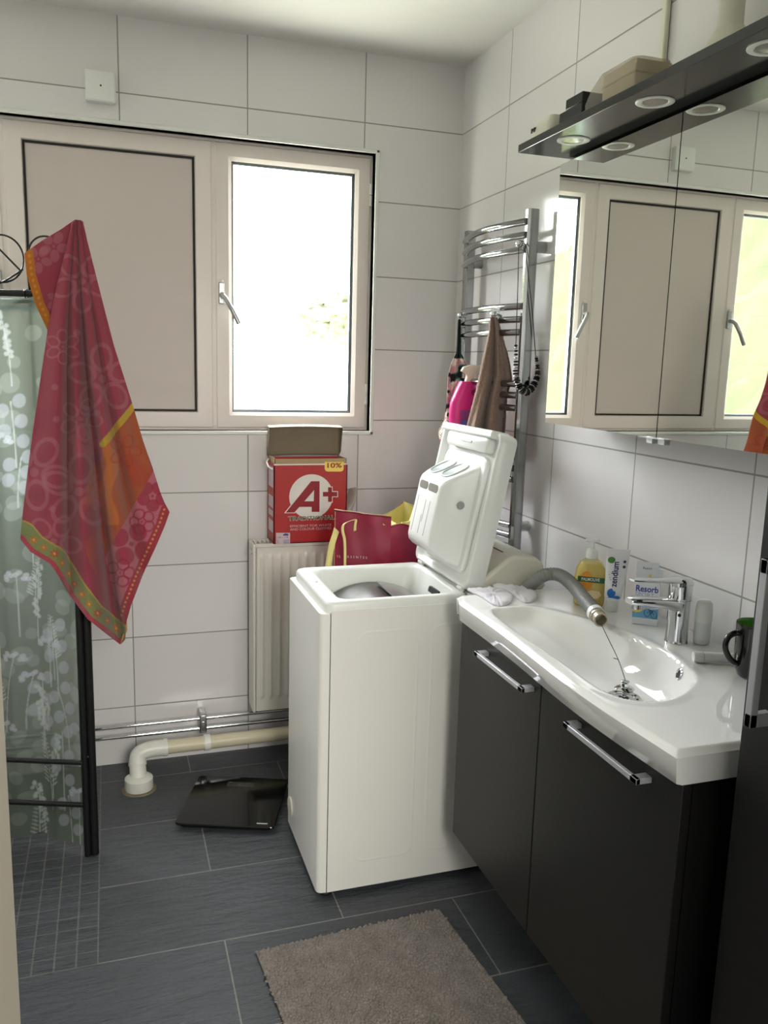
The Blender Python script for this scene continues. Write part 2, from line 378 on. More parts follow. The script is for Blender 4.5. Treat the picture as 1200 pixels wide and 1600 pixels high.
def ring_box(b, x0, x1, z0, z1, w, y0, y1):
    b.box((x0, y0, z0), (x0 + w, y1, z1)); b.box((x1 - w, y0, z0), (x1, y1, z1)); b.box((x0 + w, y0, z1 - w), (x1 - w, y1, z1)); b.box((x0 + w, y0, z0), (x1 - w, y1, z0 + w)); return b
def frame_prism(x0, x1, z0, z1, w, y0, y1, wi=0.012):
    """mitred window frame with a bevelled inner lip"""
    def L(d, y): return [(x0 + d, y, z0 + d), (x1 - d, y, z0 + d), (x1 - d, y, z1 - d), (x0 + d, y, z1 - d)]
    return MB().loops([L(0.0, y1), L(0, y0 + 0.003), L(0.003, y0), L(w - wi, y0), L(w, y0 + 0.010), L(w, y1), L(0, y1)], False, False)
def opening_window(name, x0, x1, hx, hside):
    w = empty(name, ((x0 + x1) / 2, FY, OZ0)); tag(w, kind='structure')
    z0, z1 = OZ0 + 0.008, OZ1 - 0.008
    frame_prism(x0, x1, z0, z1, 0.054, FY, 0.085).build('sash', M['frame'], w, bevel=0)
    ring_box(MB(), x0 + 0.053, x1 - 0.053, z0 + 0.053, z1 - 0.053, 0.003, FY + 0.014, 0.082).build('glazing_gasket', M['gasket'], w)
    ring_box(MB(), x0 + 0.0555, x1 - 0.0555, z0 + 0.0555, z1 - 0.0555, 0.007, 0.053, 0.072).build('spacer_bar', M['spacer'], w)
    MB().box((x0 + 0.057, 0.050, z0 + 0.057), (x1 - 0.057, 0.052, z1 - 0.057)).build('pane', M['glass'], w)
    # handle
    hz = 1.625
    h = MB().box((hx - 0.010, FY - 0.010, hz - 0.035), (hx + 0.010, FY, hz + 0.035)).build('handle', M['steel'], w, bevel=0.003)
    MB().tube([(hx, FY - 0.005, hz - 0.004), (hx, FY - 0.028, hz - 0.006), (hx + hside * 0.008, FY - 0.038, hz - 0.018), (hx + hside * 0.03, FY - 0.043, hz - 0.056), (hx + hside * 0.052, FY - 0.045, hz - 0.100)], [0.008, 0.008, 0.0078, 0.0078, 0.0085], 12).build('lever', M['steel'], h)
    MB().lathe([(0.006, 0), (0.007, 0.006), (0.004, 0.010)], (hx, FY - 0.004, hz + 0.034), 12).build('lock_button', M['white_plastic'], h)
    ex = x1 if hside > 0 else x0
    for hz_ in (OZ0 + 0.13, OZ1 - 0.13):
        hg = MB(); hg.tube([(ex, FY - 0.003, hz_ - 0.036), (ex, FY - 0.003, hz_ - 0.001)], 0.0055, 10); hg.tube([(ex, FY - 0.003, hz_ + 0.001), (ex, FY - 0.003, hz_ + 0.036)], 0.0055, 10)
        hg.build('hinge', M['white_plastic'], w)
    return w
opening_window('window_1', -0.856, -0.3245, -0.838, 1)
opening_window('window_3', -2.08, -1.502, -1.520, -1)
w = empty('window_2', (-1.18, FY, OZ0)); tag(w, kind='structure')
frame_prism(-1.490, -0.868, OZ0 + 0.008, OZ1 - 0.008, 0.055, FY, 0.085, 0.004).build('sash', M['frame'], w)
ring_box(MB(), -1.4355, -0.9225, OZ0 + 0.0625, OZ1 - 0.0625, 0.006, FY + 0.006, 0.075).build('glazing_gasket', M['gasket'], w)
MB().box((-1.430, FY + 0.010, OZ0 + 0.068), (-0.928, 0.08, OZ1 - 0.068)).build('blind_panel', M['panel'], w, bevel=0.002)

# ---- outside: a green bank and hedges far behind the glass
def outdoors():
    m = bpy.data.materials.new('hedge_green'); m.use_nodes = True; k = NT(m); p = k.n['Principled BSDF']; P, x, y, z = k.pos()
    k.l.new(k.mix(k.noise(P, 3.5, 6, 0.7), (0.020, 0.024, 0.011, 1), (0.052, 0.058, 0.030, 1)), p.inputs['Base Color']); p.inputs['Roughness'].default_value = 0.95; p.inputs['Specular IOR Level'].default_value = 0.1
    n, q = 70, 110; X = np.linspace(-14, -2.6, q); Y = np.linspace(1.2, 12, n); XX, YY = np.meshgrid(X, Y)
    H = -0.4 + np.clip(-XX - 2.6, 0, 2.2) * 1.5 + np.clip(-XX - 4.8, 0, 12) * 0.25 + rng.normal(0, 0.06, XX.shape)
    tag(MB().grid(np.stack([XX, YY, H], -1)).build('ground_outside', m), kind='structure')
outdoors()

# pale foliage far behind the glass of the right-hand light
tf = bpy.data.materials.new('pale_foliage'); tf.use_nodes = True; k = NT(tf); p = k.n['Principled BSDF']; P, x, y, z = k.pos()
k.l.new(k.mix(k.noise(k.comb(k.math('MULTIPLY', x, 5.0), y, k.math('MULTIPLY', z, 1.4)), 1.6, 5, 0.7), (0.16, 0.17, 0.12, 1), (0.034, 0.046, 0.018, 1)), p.inputs['Base Color']); p.inputs['Roughness'].default_value = 1.0; p.inputs['Specular IOR Level'].default_value = 0.0
TO = empty('garden_tree', (4.0, 9.0, -0.4), 'pale green garden tree, blurred and bright behind the right window pane', 'tree')
tb_ = MB()
a_, c_ = hit(430, 500, 'y', 9.0), hit(640, 450, 'y', 9.0)
th_ = np.linspace(0, 2 * math.pi, 80); ph_ = np.linspace(0.02, math.pi - 0.02, 40); TH, PH = np.meshgrid(th_, ph_)
rr0 = 1 + 0.10 * norm_noise(np.cos(TH) * 6, PH * 6, 1.0, 77) + 0.05 * rng.normal(0, 1, TH.shape); rr0[:, -1] = rr0[:, 0]
cx_, cz_ = (a_[0] + c_[0]) / 2 + 0.35, 2.08
tb_.grid(np.stack([cx_ + 0.95 * rr0 * np.sin(PH) * np.cos(TH), 9.0 + 0.9 * rr0 * np.sin(PH) * np.sin(TH), cz_ + 0.42 * rr0 * np.cos(PH)], -1)).build('crown', tf, TO, smooth=80)
MB().tube([(cx_, 9.0, -0.4), (cx_ + 0.05, 9.0, 1.8)], [0.07, 0.04], 10).build('trunk', tf, TO)

# ================================================================== WASHING MACHINE
WM = empty('washing_machine', (-0.42, -0.74, 0.0), 'white top-loading washing machine with its lid open, standing beside the sink', 'washing machine')
x0, x1, yn, yf = -0.722, -0.075, -0.930, -0.548
cbx = MB(); cbx.loops([[(x0 + 0.028, yn, z), (x1, yn, z), (x1, yf, z), (x0 + 0.028, yf, z)] for z in (0.018, 0.792)], True, False)
cbx.build('cabinet', M['white_enamel'], WM, solid=0.006, soff=-1, smooth=0)
fp = MB(); fp.loops([[(x0, yn + 0.014, z), (x0 + 0.003, yn + 0.006, z), (x0 + 0.010, yn + 0.001, z), (x0 + 0.026, yn - 0.001, z), (x0 + 0.026, yf + 0.001, z), (x0 + 0.008, yf, z), (x0, yf - 0.010, z)] for z in (0.018, 0.782, 0.786)])
fp.build('front_panel', M['white_enamel'], WM, bevel=0.0015)
T_side = lambda v: (v[0], yn - 0.0006 + v[2], v[1])
fr = MB()
def embossed(xa, xb, za, zb, w=0.010):
    # a soft pressed frame on the side panel
    fr.loops([rrect(xa, xb, za, zb, 0.03, 0.0008, 6, T_side), rrect(xa + w * .4, xb - w * .4, za + w * .4, zb - w * .4, 0.028, -0.0004, 6, T_side), rrect(xa + w, xb - w, za + w, zb - w, 0.024, 0.0008, 6, T_side)], False, False)
embossed(-0.625, -0.455, 0.09, 0.735); embossed(-0.425, -0.235, 0.09, 0.74)
fr.build('pressed_panel', M['white_enamel'], WM, smooth=80)
MB().lathe([(0.030, 0), (0.030, 0.004), (0.026, 0.005)], (x0 - 0.0005, -0.60, 0.09), 24, axis=(-1, 0, 0), sx=1, sy=1).build('filter_cover', M['cream_plastic'], WM, smooth=60)
for fx in (-0.69, -0.12):
    for fy in (-0.90, -0.58): MB().lathe([(0.018, 0), (0.020, 0.006), (0.012, 0.019)], (fx, fy, 0), 16).build('foot', M['dark'], WM)
# top rim and funnel
rx0, rx1 = -0.706, -0.318; ry0, ry1 = yn + 0.002, yf - 0.002
L = [rrect(rx0, rx1, ry0, ry1, 0.022, 0.786), rrect(rx0, rx1, ry0, ry1, 0.022, 0.806), rrect(rx0 + .004, rx1 - .004, ry0 + .003, ry1 - .003, 0.022, 0.812), rrect(rx0 + .012, rx1 - .01, ry0 + .010, ry1 - .010, 0.022, 0.815),
     rrect(rx0 + .040, rx1 - .022, ry0 + .026, ry1 - .026, 0.03, 0.813), rrect(rx0 + .048, rx1 - .026, ry0 + .034, ry1 - .034, 0.034, 0.804), rrect(rx0 + .062, rx1 - .034, ry0 + .042, ry1 - .042, 0.036, 0.775), rrect(rx0 + .080, rx1 - .045, ry0 + .050, ry1 - .050, 0.036, 0.74), rrect(rx0 + .086, rx1 - .05, ry0 + .056, ry1 - .056, 0.036, 0.70)]
MB().loops(L, False, False).build('top_rim', M['white_plastic'], WM, smooth=50)
MB().box((rx1, yn + 0.002, 0.785), (x1, yf - 0.002, 0.812)).build('rear_deck', M['white_plastic'], WM, bevel=0.004)
dr = MB(); dr.lathe([(0.205, -0.14), (0.215, -0.13), (0.215, 0.13), (0.205, 0.14)], (-0.50, (yn + yf) / 2, 0.560), 64, axis=(0, 1, 0)); d_ = dr.build('drum', M['drum'], WM)
fl = MB(); A = [math.radians(a) for a in np.linspace(62, 86, 8)]; yc = (yn + yf) / 2
fl.loops([[(-0.50 + r * math.cos(a), y, 0.560 + r * math.sin(a)) for a in A for _ in (0,)] + [(-0.50 + (r - 0.004) * math.cos(a), y, 0.560 + (r - 0.004) * math.sin(a)) for a in A[::-1]] for y, r in ((yc - 0.10, 0.224), (yc + 0.10, 0.224))])
fl.build('drum_flap', M['steel'], d_)
T = lambda v: (rx1 - 0.0395 + v[2] + (v[1] - 0.765) * 0.25, v[0], v[1])
rprism(-0.80, -0.73, 0.772, 0.787, 0.004, -0.003, 0.004, T).build('lock_slot', M['dark'], WM)
MB().lathe([(0.006, 0), (0.006, 0.002)], (rx0 + 0.022, -0.72, 0.8135), 12).build('lid_sensor', M['grey_plastic'], WM)
# control console at the rear
csec = lambda y: [(-0.305, y, 0.812), (-0.300, y, 0.835), (-0.205, y, 0.905), (-0.190, y, 0.909), (-0.120, y, 0.900), (-0.098, y, 0.880), (-0.092, y, 0.812)]
cs = MB(); cs.loops([csec(yn + 0.006), csec(yf - 0.006)]); co = cs.build('control_console', M['cream_plastic'], WM, bevel=0.010, bseg=3)
Tc = lambda v: (-0.298 + v[0] * 0.806 - 0.0012 * v[2] * 600 * 0.59 * 0 - v[2] * 0.59, v[1], 0.837 + v[0] * 0.592 + v[2] * 0.80)
kn = MB()
kn.lathe([(0.020, 0), (0.019, 0.010), (0.016, 0.013)], (0, 0, 0), 24, T=lambda v: Tc((v[0] + 0.062, v[1] - 0.80, v[2]))); kn.build('program_dial', M['white_plastic'], co)
mk = MB()
for i in range(14):
    a = i / 14 * 2 * math.pi; cx_, cy_ = 0.062 + 0.034 * math.cos(a), -0.80 + 0.034 * math.sin(a)
    mk.box((cx_ - 0.003, cy_ - 0.0012, 0.0), (cx_ + 0.003, cy_ + 0.0012, 0.0006), Tc)
for i in range(6): mk.box((0.03, -0.885 + i * 0.008, 0.0), (0.045, -0.8825 + i * 0.008, 0.0006), Tc)
mk.build('dial_markings', M['grey_plastic'], co)
cl = MB(); cl.box((-0.20, yn + 0.06, 0.9085), (-0.197, yf - 0.03, 0.9096)); cl.build('seam', M['dark'], co)
# lid
HP = np.array([-0.322, 0, 0.822]); ang = math.radians(11.5)
ld = np.array([math.sin(ang), 0, math.cos(ang)]); ln = np.array([-math.cos(ang), 0, math.sin(ang)])
TL = lambda v: tuple(HP + ld * v[0] + ln * v[2] + np.array([0, v[1], 0]))       # v = (along lid, y, out of the lid face)
ly0, ly1 = -0.928, -0.535
Ls = [rrect(0.0, 0.415, ly0, ly1, 0.02, -0.040, 5, TL), rrect(-0.002, 0.42, ly0, ly1, 0.024, -0.030, 5, TL), rrect(0.0, 0.42, ly0, ly1, 0.024, 0.006, 5, TL), rrect(0.006, 0.414, ly0 + 0.006, ly1 - 0.006, 0.02, 0.010, 5, TL),
      rrect(0.012, 0.408, ly0 + 0.014, ly1 - 0.014, 0.018, 0.006, 5, TL), rrect(0.016, 0.402, ly0 + 0.020, ly1 - 0.020, 0.018, -0.006, 5, TL), rrect(0.02, 0.398, ly0 + 0.024, ly1 - 0.024, 0.018, -0.008, 5, TL)]
lid = MB().loops(Ls).build('lid', M['white_plastic'], WM, smooth=60)
pn = MB(); pn.loops([rrect(0.03, 0.352, ly0 + 0.060, ly1 - 0.045, 0.03, -0.010, 6, TL), rrect(0.03, 0.352, ly0 + 0.060, ly1 - 0.045, 0.03, 0.000, 6, TL), rrect(0.036, 0.346, ly0 + 0.066, ly1 - 0.051, 0.027, 0.004, 6, TL), rrect(0.044, 0.338, ly0 + 0.074, ly1 - 0.059, 0.024, 0.002, 6, TL)]); pn.build('inner_panel', M['white_plastic'], lid, smooth=60)
lp = MB(); lp.loops([rrect(0.362, 0.406, ly0 + 0.055, ly1 - 0.06, 0.012, -0.012, 4, TL), rrect(0.362, 0.406, ly0 + 0.055, ly1 - 0.06, 0.012, 0.012, 4, TL), rrect(0.368, 0.400, ly0 + 0.061, ly1 - 0.066, 0.010, 0.017, 4, TL)]); lp.build('grip', M['white_plastic'], lid, smooth=50)
lt = MB(); lt.box((0.380, -0.775, 0.015), (0.387, -0.70, 0.019), TL); lt.build('latch', M['grey_plastic'], lid, bevel=0.001)
lp = MB(); lp.box((0.402, ly0 + 0.03, -0.03), (0.424, ly1 - 0.02, 0.024), TL); lp.build('lid_lip', M['white_plastic'], lid, bevel=0.006, bseg=3)
for ya in (-0.90, -0.60): MB().tube([(HP[0] - 0.004, ya, 0.820), (HP[0] - 0.004, ya + 0.03, 0.820)], 0.006, 10).build('hinge', M['white_plastic'], lid)
# detergent dispenser hanging on the lid
def drw(s0, s1, h, ya, yb, r): return rrect(s0, s1, ya, yb, r, h, 6, TL)
DI = [drw(0.040, 0.326, 0.000, -0.838, -0.600, 0.014), drw(0.046, 0.304, 0.030, -0.832, -0.608, 0.014), drw(0.060, 0.279, 0.066, -0.822, -0.622, 0.014), drw(0.070, 0.2665, 0.082, -0.815, -0.632, 0.014), drw(0.080, 0.258, 0.0885, -0.808, -0.640, 0.013), drw(0.092, 0.246, 0.091, -0.797, -0.651, 0.012)]
di = MB().loops(DI).build('detergent_dispenser', M['white_plastic'], lid, smooth=50)
TT = lambda v: TL((0.3255 - 0.71 * v[0] + (v[2] - 0.004) * 0.8 + 0.0005, v[1], v[0] + 0.6 * (v[2] - 0.004)))        # the sloping top of the dispenser
for ya, yb in ((-0.712, -0.640), (-0.800, -0.728)):
    MB().loops([rrect(0.010, 0.074, ya, yb, 0.026, 0.002, 6, TT), rrect(0.010, 0.074, ya, yb, 0.026, 0.0070, 6, TT), rrect(0.013, 0.071, ya + .003, yb - .003, 0.024, 0.0074, 6, TT), rrect(0.015, 0.069, ya + .005, yb - .005, 0.022, 0.0048, 6, TT)]).build('compartment', mat('compartment_shade', (176, 184, 182), 0.35), di, smooth=50)
sl = MB()
for ya, s0, s1 in ((-0.665, 0.10, 0.205), (-0.715, 0.10, 0.155), (-0.725, 0.135, 0.20), (-0.757, 0.10, 0.20)): sl.box((s0, ya - 0.0018, 0.087), (s1, ya + 0.0018, 0.0915), TL)
sl.build('overflow_slot', M['grey_plastic'], di, bevel=0.001)
ve = MB(); ve.loops([rrect(0.226, 0.250, -0.716, -0.655, 0.010, 0.082, 5, TL), rrect(0.226, 0.248, -0.716, -0.655, 0.010, 0.0918, 5, TL)]); ve.loops([rrect(0.226, 0.250, -0.790, -0.722, 0.010, 0.082, 5, TL), rrect(0.226, 0.248, -0.790, -0.722, 0.010, 0.0918, 5, TL)]); ve.build('spout_openings', mat('spout_dark', (104, 100, 88), 0.5), di)
MB().lathe([(0.011, 0), (0.011, 0.002)], (0, 0, 0), 20, T=lambda v: TL((0.21 + v[0], -0.8345 - v[2], 0.035 + v[1]))).build('stopper', M['grey_plastic'], di)

# ================================================================== VANITY
VX = -0.392; VY0, VY1 = -1.895, -1.050; VZ0, VZ1 = 0.215, 0.788
VC = empty('vanity_cabinet', (-0.2, -1.47, VZ0), 'black-brown wall-hung vanity cabinet under the white washbasin', 'bathroom cabinet')
cz_ = MB(); cz_.loops([[(VX + 0.019, VY0, z), (-0.001, VY0, z), (-0.001, VY1, z), (VX + 0.019, VY1, z)] for z in (VZ0, VZ1)], True, False)
cz_.build('carcass', M['wood_side'], VC, solid=0.016, soff=-1, smooth=0)
for i, (a, b_, hy0, hy1) in enumerate(((-1.4535, VY1, -1.517, -1.269), (VY0, -1.4565, -1.894, -1.670))):
    d = MB().box((VX, a, VZ0), (VX + 0.018, b_, VZ1 - 0.004)).build('door', M['wood'], VC, bevel=0.0015)
    hy0, hy1 = (-1.428, -1.192) if i == 0 else (-1.822, -1.592)
    hz = 0.752
    h = MB(); xo = VX - 0.030
    h.box((xo, hy0, hz - 0.005), (xo + 0.008, hy1, hz + 0.005)); h.box((xo, hy0, hz - 0.005), (VX, hy0 + 0.018, hz + 0.005)); h.box((xo, hy1 - 0.018, hz - 0.005), (VX, hy1, hz + 0.005))
    h.build('handle', M['satin'], d, bevel=0.001)

# ---- washbasin
BX0, BX1, BY0, BY1, BZ = -0.412, -0.001, -1.908, -1.020, 0.842
WB = empty('washbasin', (-0.2, -1.46, 0.79), 'long white ceramic washbasin with an off-centre teardrop bowl on the black cabinet', 'washbasin')
ol = [(-0.320, -1.158), (-0.372, -1.172), (-0.387, -1.290), (-0.388, -1.430), (-0.390, -1.560), (-0.392, -1.655), (-0.366, -1.716), (-0.300, -1.730), (-0.228, -1.695), (-0.178, -1.640), (-0.150, -1.540), (-0.150, -1.430), (-0.178, -1.320), (-0.225, -1.220), (-0.262, -1.170)]
OL = np.array(catmull([p + (0,) for p in ol], 10, True))[:, :2]
gx = np.linspace(0, 1, 110); gy = np.linspace(0, 1, 230)
yy = BY0 + (BY1 - BY0) * gy
frontx = BX0 - 0.017 * np.exp(-((yy + 1.66) / 0.26) ** 2) + 0.016 * smooth01((yy + 1.08) / 0.06)
XX = frontx[None, :] + (BX1 - frontx[None, :]) * gx[:, None]; YY = np.repeat(yy[None, :], len(gx), 0)
Pq = np.stack([XX.ravel(), YY.ravel()], 1)
dmin = np.full(len(Pq), 9.0); ins = np.zeros(len(Pq), bool)
for i in range(len(OL)):
    a, c = OL[i], OL[(i + 1) % len(OL)]; e = c - a; tt = np.clip(((Pq - a) @ e) / (e @ e), 0, 1); dd = np.linalg.norm(Pq - (a + tt[:, None] * e), axis=1); dmin = np.minimum(dmin, dd)
    cr = ((a[1] > Pq[:, 1]) != (c[1] > Pq[:, 1])); xi = a[0] + (Pq[:, 1] - a[1]) / (c[1] - a[1] + 1e-12) * (c[0] - a[0]); ins ^= cr & (Pq[:, 0] < xi)
sd = np.where(ins, dmin, -dmin).reshape(XX.shape)
lenf = 0.30 + 0.70 * smooth01((-1.17 - YY) / 0.26)
dep = 0.088 * lenf * (1 - (1 - np.clip(sd / 0.062, 0, 1)) ** 2.4)
lipz = 0.004 * np.exp(-((sd + 0.006) / 0.012) ** 2) * 0.5
er = np.minimum(np.minimum(XX - frontx[None, :], YY - BY0), BY1 - YY)
edge = -0.008 * (1 - smooth01(er / 0.012))
ZZ = BZ + np.where(sd > 0, -dep, 0) + lipz + edge
bb = MB(); G = np.stack([XX, YY, ZZ], -1); bb.grid(G)
n, m_ = XX.shape
ring = [(0, j) for j in range(m_)] + [(i, m_ - 1) for i in range(1, n)] + [(n - 1, j) for j in range(m_ - 2, -1, -1)] + [(i, 0) for i in range(n - 2, 0, -1)]
o0 = len(bb.v); zb_ = BZ - 0.053
inset = lambda p: (min(max(p[0], BX0 + 0.012) , BX1), p[1], zb_)
bb.v += [tuple(map(float, (G[i, j, 0] + (0.003 if i == 0 else 0), G[i, j, 1], zb_ + 0.004))) for i, j in ring]
bb.v += [tuple(map(float, (G[i, j, 0] + (0.014 if i == 0 else 0), G[i, j, 1], zb_))) for i, j in ring]
R_ = len(ring)
for q in range(R_):
    a, c = ring[q], ring[(q + 1) % R_]
    bb.f.append((a[0] * m_ + a[1], c[0] * m_ + c[1], o0 + (q + 1) % R_, o0 + q)); bb.f.append((o0 + q, o0 + (q + 1) % R_, o0 + R_ + (q + 1) % R_, o0 + R_ + q))
bb.build('basin', M['ceramic'], WB, smooth=75)
DRX, DRY, DRZ = -0.243, -1.522, BZ - 0.0855
dn = MB().lathe([(0.034, 0.0), (0.033, 0.0025), (0.024, 0.0015), (0.022, -0.004)], (DRX, DRY, DRZ), 32).build('drain', M['chrome'], WB)
MB().box((-0.008, -0.008, 0), (0.008, 0.008, 0.001), lambda v: (DRX + v[0], DRY + v[1], DRZ + 0.001 + v[2])).build('drain_hole', M['dark'], dn)
pg = MB(); pg.lathe([(0.005, 0), (0.005, 0.014), (0.019, 0.016), (0.020, 0.019), (0.014, 0.023), (0.008, 0.0245), (0.007, 0.030), (0.009, 0.034), (0.001, 0.036)], (DRX, DRY, DRZ + 0.001), 28); pg.build('plug', M['chrome'], dn)
ho = MB()
for i in range(8):
    a = i / 8 * 2 * math.pi; ho.lathe([(0.0028, 0), (0.0028, 0.0006)], (DRX + 0.027 * math.cos(a), DRY + 0.027 * math.sin(a), DRZ + 0.0019), 8)
ho.build('drain_slot', M['dark'], dn)
_d = G - CAM; _w = _d @ BF; _px = 600 + FPX * (_d @ BR) / _w; _py = 800 - FPX * (_d @ BU) / _w; _e = (_px - 1061) ** 2 + (_py - 1050) ** 2 + 1e6 * (sd < 0.005)
_i, _j = np.unravel_index(np.argmin(_e), _e.shape); _nrm = np.cross(G[_i + 1, _j] - G[_i - 1, _j], G[_i, _j + 1] - G[_i, _j - 1]); _nrm /= np.linalg.norm(_nrm); _nrm = _nrm if _nrm[2] > 0 else -_nrm
MB().lathe([(0.0115, -0.003), (0.0115, 0.002), (0.009, 0.003), (0.0075, 0.001), (0.0070, -0.002)], G[_i, _j], 24, axis=_nrm).build('overflow_ring', M['chrome'], WB)
MB().lathe([(0.0072, 0.0), (0.0072, 0.0012)], G[_i, _j], 20, axis=_nrm).build('overflow_hole', M['dark'], WB)

# ================================================================== TALL CABINET at the right edge
TC = empty('tall_cabinet', (-0.17, -2.16, 0), 'black tall bathroom cabinet with a silver bar handle, right of the washbasin', 'bathroom cabinet')
TX = -0.340; TY1 = -1.945; TY0 = -2.345; TZ = 1.46
MB().box((TX + 0.019, TY0, 0.0), (-0.001, TY1, TZ)).build('carcass', M['wood_side'], TC, bevel=0.0015)
d = MB().box((TX, TY0, 0.0 + 0.02), (TX + 0.018, TY1, TZ)).build('door', M['wood_side'], TC, bevel=0.0015)
h = MB(); hy = -1.992; h.box((TX - 0.036, hy - 0.006, 0.916), (TX - 0.024, hy + 0.006, 1.156)); h.box((TX - 0.036, hy - 0.006, 0.916), (TX, hy + 0.006, 0.936)); h.box((TX - 0.036, hy - 0.006, 1.136), (TX, hy + 0.006, 1.156)); h.build('handle', M['satin'], d, bevel=0.001)

# ================================================================== MIRROR CABINET
MX = -0.145; MZ0, MZ1 = 1.268, 1.894; MY0, MY1 = -1.880, -0.963; MS = -1.424
MC = empty('mirror_cabinet', (-0.07, -1.42, MZ0), 'wall-hung mirror cabinet with two mirrored doors above the washbasin', 'mirror cabinet')
MB().box((MX + 0.020, MY0 + 0.004, MZ0 + 0.008), (-0.001, MY1 - 0.004, MZ1 + 0.010)).build('carcass', M['wood_side'], MC)
for a, b_, hy in ((MS + 0.0015, MY1, MS + 0.020), (MY0, MS - 0.0015, MS - 0.020)):
    d = MB().box((MX + 0.004, a, MZ0), (MX + 0.018, b_, MZ1)).build('door', M['glass_edge'], MC)
    MB().box((MX, a, MZ0), (MX + 0.004, b_, MZ1)).build('mirror', M['mirror'], d)
    MB().box((MX - 0.002, hy - 0.010, MZ0 - 0.012), (MX + 0.012, hy + 0.010, MZ0 + 0.002)).build('handle', M['satin'], d, bevel=0.001)
    MB().box((MX - 0.012, hy - 0.020, MZ0 - 0.0005), (MX + 0.0, hy + 0.020, MZ0 + 0.001)).build('handle_plate', M['satin'], d)
# canopy with spotlights
CB = empty('light_canopy', (-0.13, -1.45, 1.908), 'black light canopy board with three round spotlights above the mirror cabinet', 'light canopy')
MB().box((-0.263, -1.93, 1.908), (-0.001, -0.966, 1.926)).build('board', M['canopy'], CB, bevel=0.001)
for sy in (-1.118, -1.414, -1.710):
    s_ = MB().lathe([(0.0365, 0.0), (0.0365, -0.0012), (0.034, -0.0022), (0.026, -0.0018), (0.0245, -0.0004), (0.024, 0.0)], (-0.203, sy, 1.9078), 36).build('spotlight', M['white_plastic'], CB, smooth=40)
    MB().lathe([(0.0235, 0.0), (0.0235, -0.0006), (0.010, -0.0012), (0.001, -0.0013)], (-0.203, sy, 1.9077), 28).build('lens', mat('spot_lens', (160, 156, 148), 0.15, 0.5), s_)

# ================================================================== RADIATOR, PIPES
RX0, RX1, RZ0, RZ1 = -0.758, -0.235, 0.192, 0.793
RA = empty('radiator', (-0.5, -0.08, RZ0), 'white panel radiator with vertical flutes under the window, behind the washing machine', 'radiator')
xs = np.linspace(RX0 + 0.012, RX1 - 0.012, 420); zs = np.linspace(RZ0 + 0.002, RZ1 - 0.012, 90)
XX, ZZ = np.meshgrid(xs, zs); ph = (XX - (RX0 + 0.032)) / 0.0305; fl_ = np.exp(-((ph - np.round(ph)) / 0.22) ** 2) * ((np.round(ph) >= 0) & (np.round(ph) < 16))
cap = smooth01((ZZ - (RZ0 + 0.045)) / 0.012) * smooth01(((RZ1 - 0.035) - ZZ) / 0.012)
YY = -0.122 - 0.0065 * fl_ * cap + 0.003 * (1 - smooth01((XX - xs[0]) / 0.004)) + 0.003 * (1 - smooth01((xs[-1] - XX) / 0.004))
pb = MB().grid(np.stack([XX, YY, ZZ], -1)); pb.box((xs[0], -0.118, zs[0]), (xs[-1], -0.109, zs[-1])); pb.build('front_panel', M['radiator'], RA, smooth=60)
MB().box((RX0 + 0.012, -0.045, RZ0), (RX1 - 0.012, -0.036, RZ1 - 0.012)).build('rear_panel', M['radiator'], RA)
for a, b_ in ((RX0, RX0 + 0.010), (RX1 - 0.010, RX1)): MB().box((a, -0.126, RZ0 + 0.0), (b_, -0.032, RZ1)).build('side_cover', M['radiator'], RA, bevel=0.003)
tg = MB(); tg.box((RX0 + 0.010, -0.125, RZ1 - 0.010), (RX1 - 0.010, -0.112, RZ1 + 0.001)); tg.box((RX0 + 0.010, -0.046, RZ1 - 0.010), (RX1 - 0.010, -0.034, RZ1 + 0.001))
for i in range(34): tg.box((RX0 + 0.012 + i * 0.015, -0.113, RZ1 - 0.008), (RX0 + 0.016 + i * 0.015, -0.045, RZ1))
tg.build('top_grille', M['radiator'], RA)
MB().box((RX0 + 0.014, -0.106, RZ0 + 0.03), (RX1 - 0.014, -0.048, RZ1 - 0.03)).build('convector', M['dark'], RA)
MB().lathe([(0.010, 0), (0.010, 0.004), (0.006, 0.006)], (RX0, -0.10, 0.765), 16, axis=(-1, 0, 0)).build('bleed_plug', M['chrome'], RA)
for i, z in enumerate((0.163, 0.126)):
    p = MB(); p.tube([(XL + 0.001, -0.06, z), (-0.09, -0.06, z)], 0.0068, 12)
    o = p.build('heating_pipe', M['chrome'], loc=(-1.2, -0.06, z)); tag(o, ('upper' if i == 0 else 'lower') + ' of the two chrome heating pipes running low along the window wall', 'pipe', 'chrome heating pipes')
pc = empty('pipe_clip', (-0.924, -0.03, 0.145), 'chrome double clip holding the two heating pipes on the window wall', 'pipe clip')
MB().box((-0.936, -0.073, 0.112), (-0.912, -0.001, 0.180)).build('clamp', M['steel'], pc, bevel=0.004)
MB().box((-0.930, -0.0745, 0.135), (-0.918, -0.072, 0.154)).build('screw_plate', M['chrome'], pc, bevel=0.001)
DP = empty('drain_pipe', (-1.148, -0.205, 0), 'thick white and yellowed plastic drain pipe bending into a floor socket', 'pipe')
MB().tube([(-1.085, -0.150, 0.112), (-0.09, -0.130, 0.108)], 0.0235, 24).build('pipe', M['old_pvc'], DP, smooth=60)
el = catmull([(-1.06, -0.150, 0.112), (-1.105, -0.151, 0.112), (-1.140, -0.156, 0.104), (-1.150, -0.168, 0.088), (-1.150, -0.186, 0.060), (-1.149, -0.200, 0.036)], 8)
MB().tube(el, 0.0270, 24).build('elbow', M['pvc'], DP, smooth=60)
MB().tube([(-1.066, -0.150, 0.112), (-1.052, -0.1497, 0.112)], 0.0295, 24).build('collar', M['pvc'], DP)
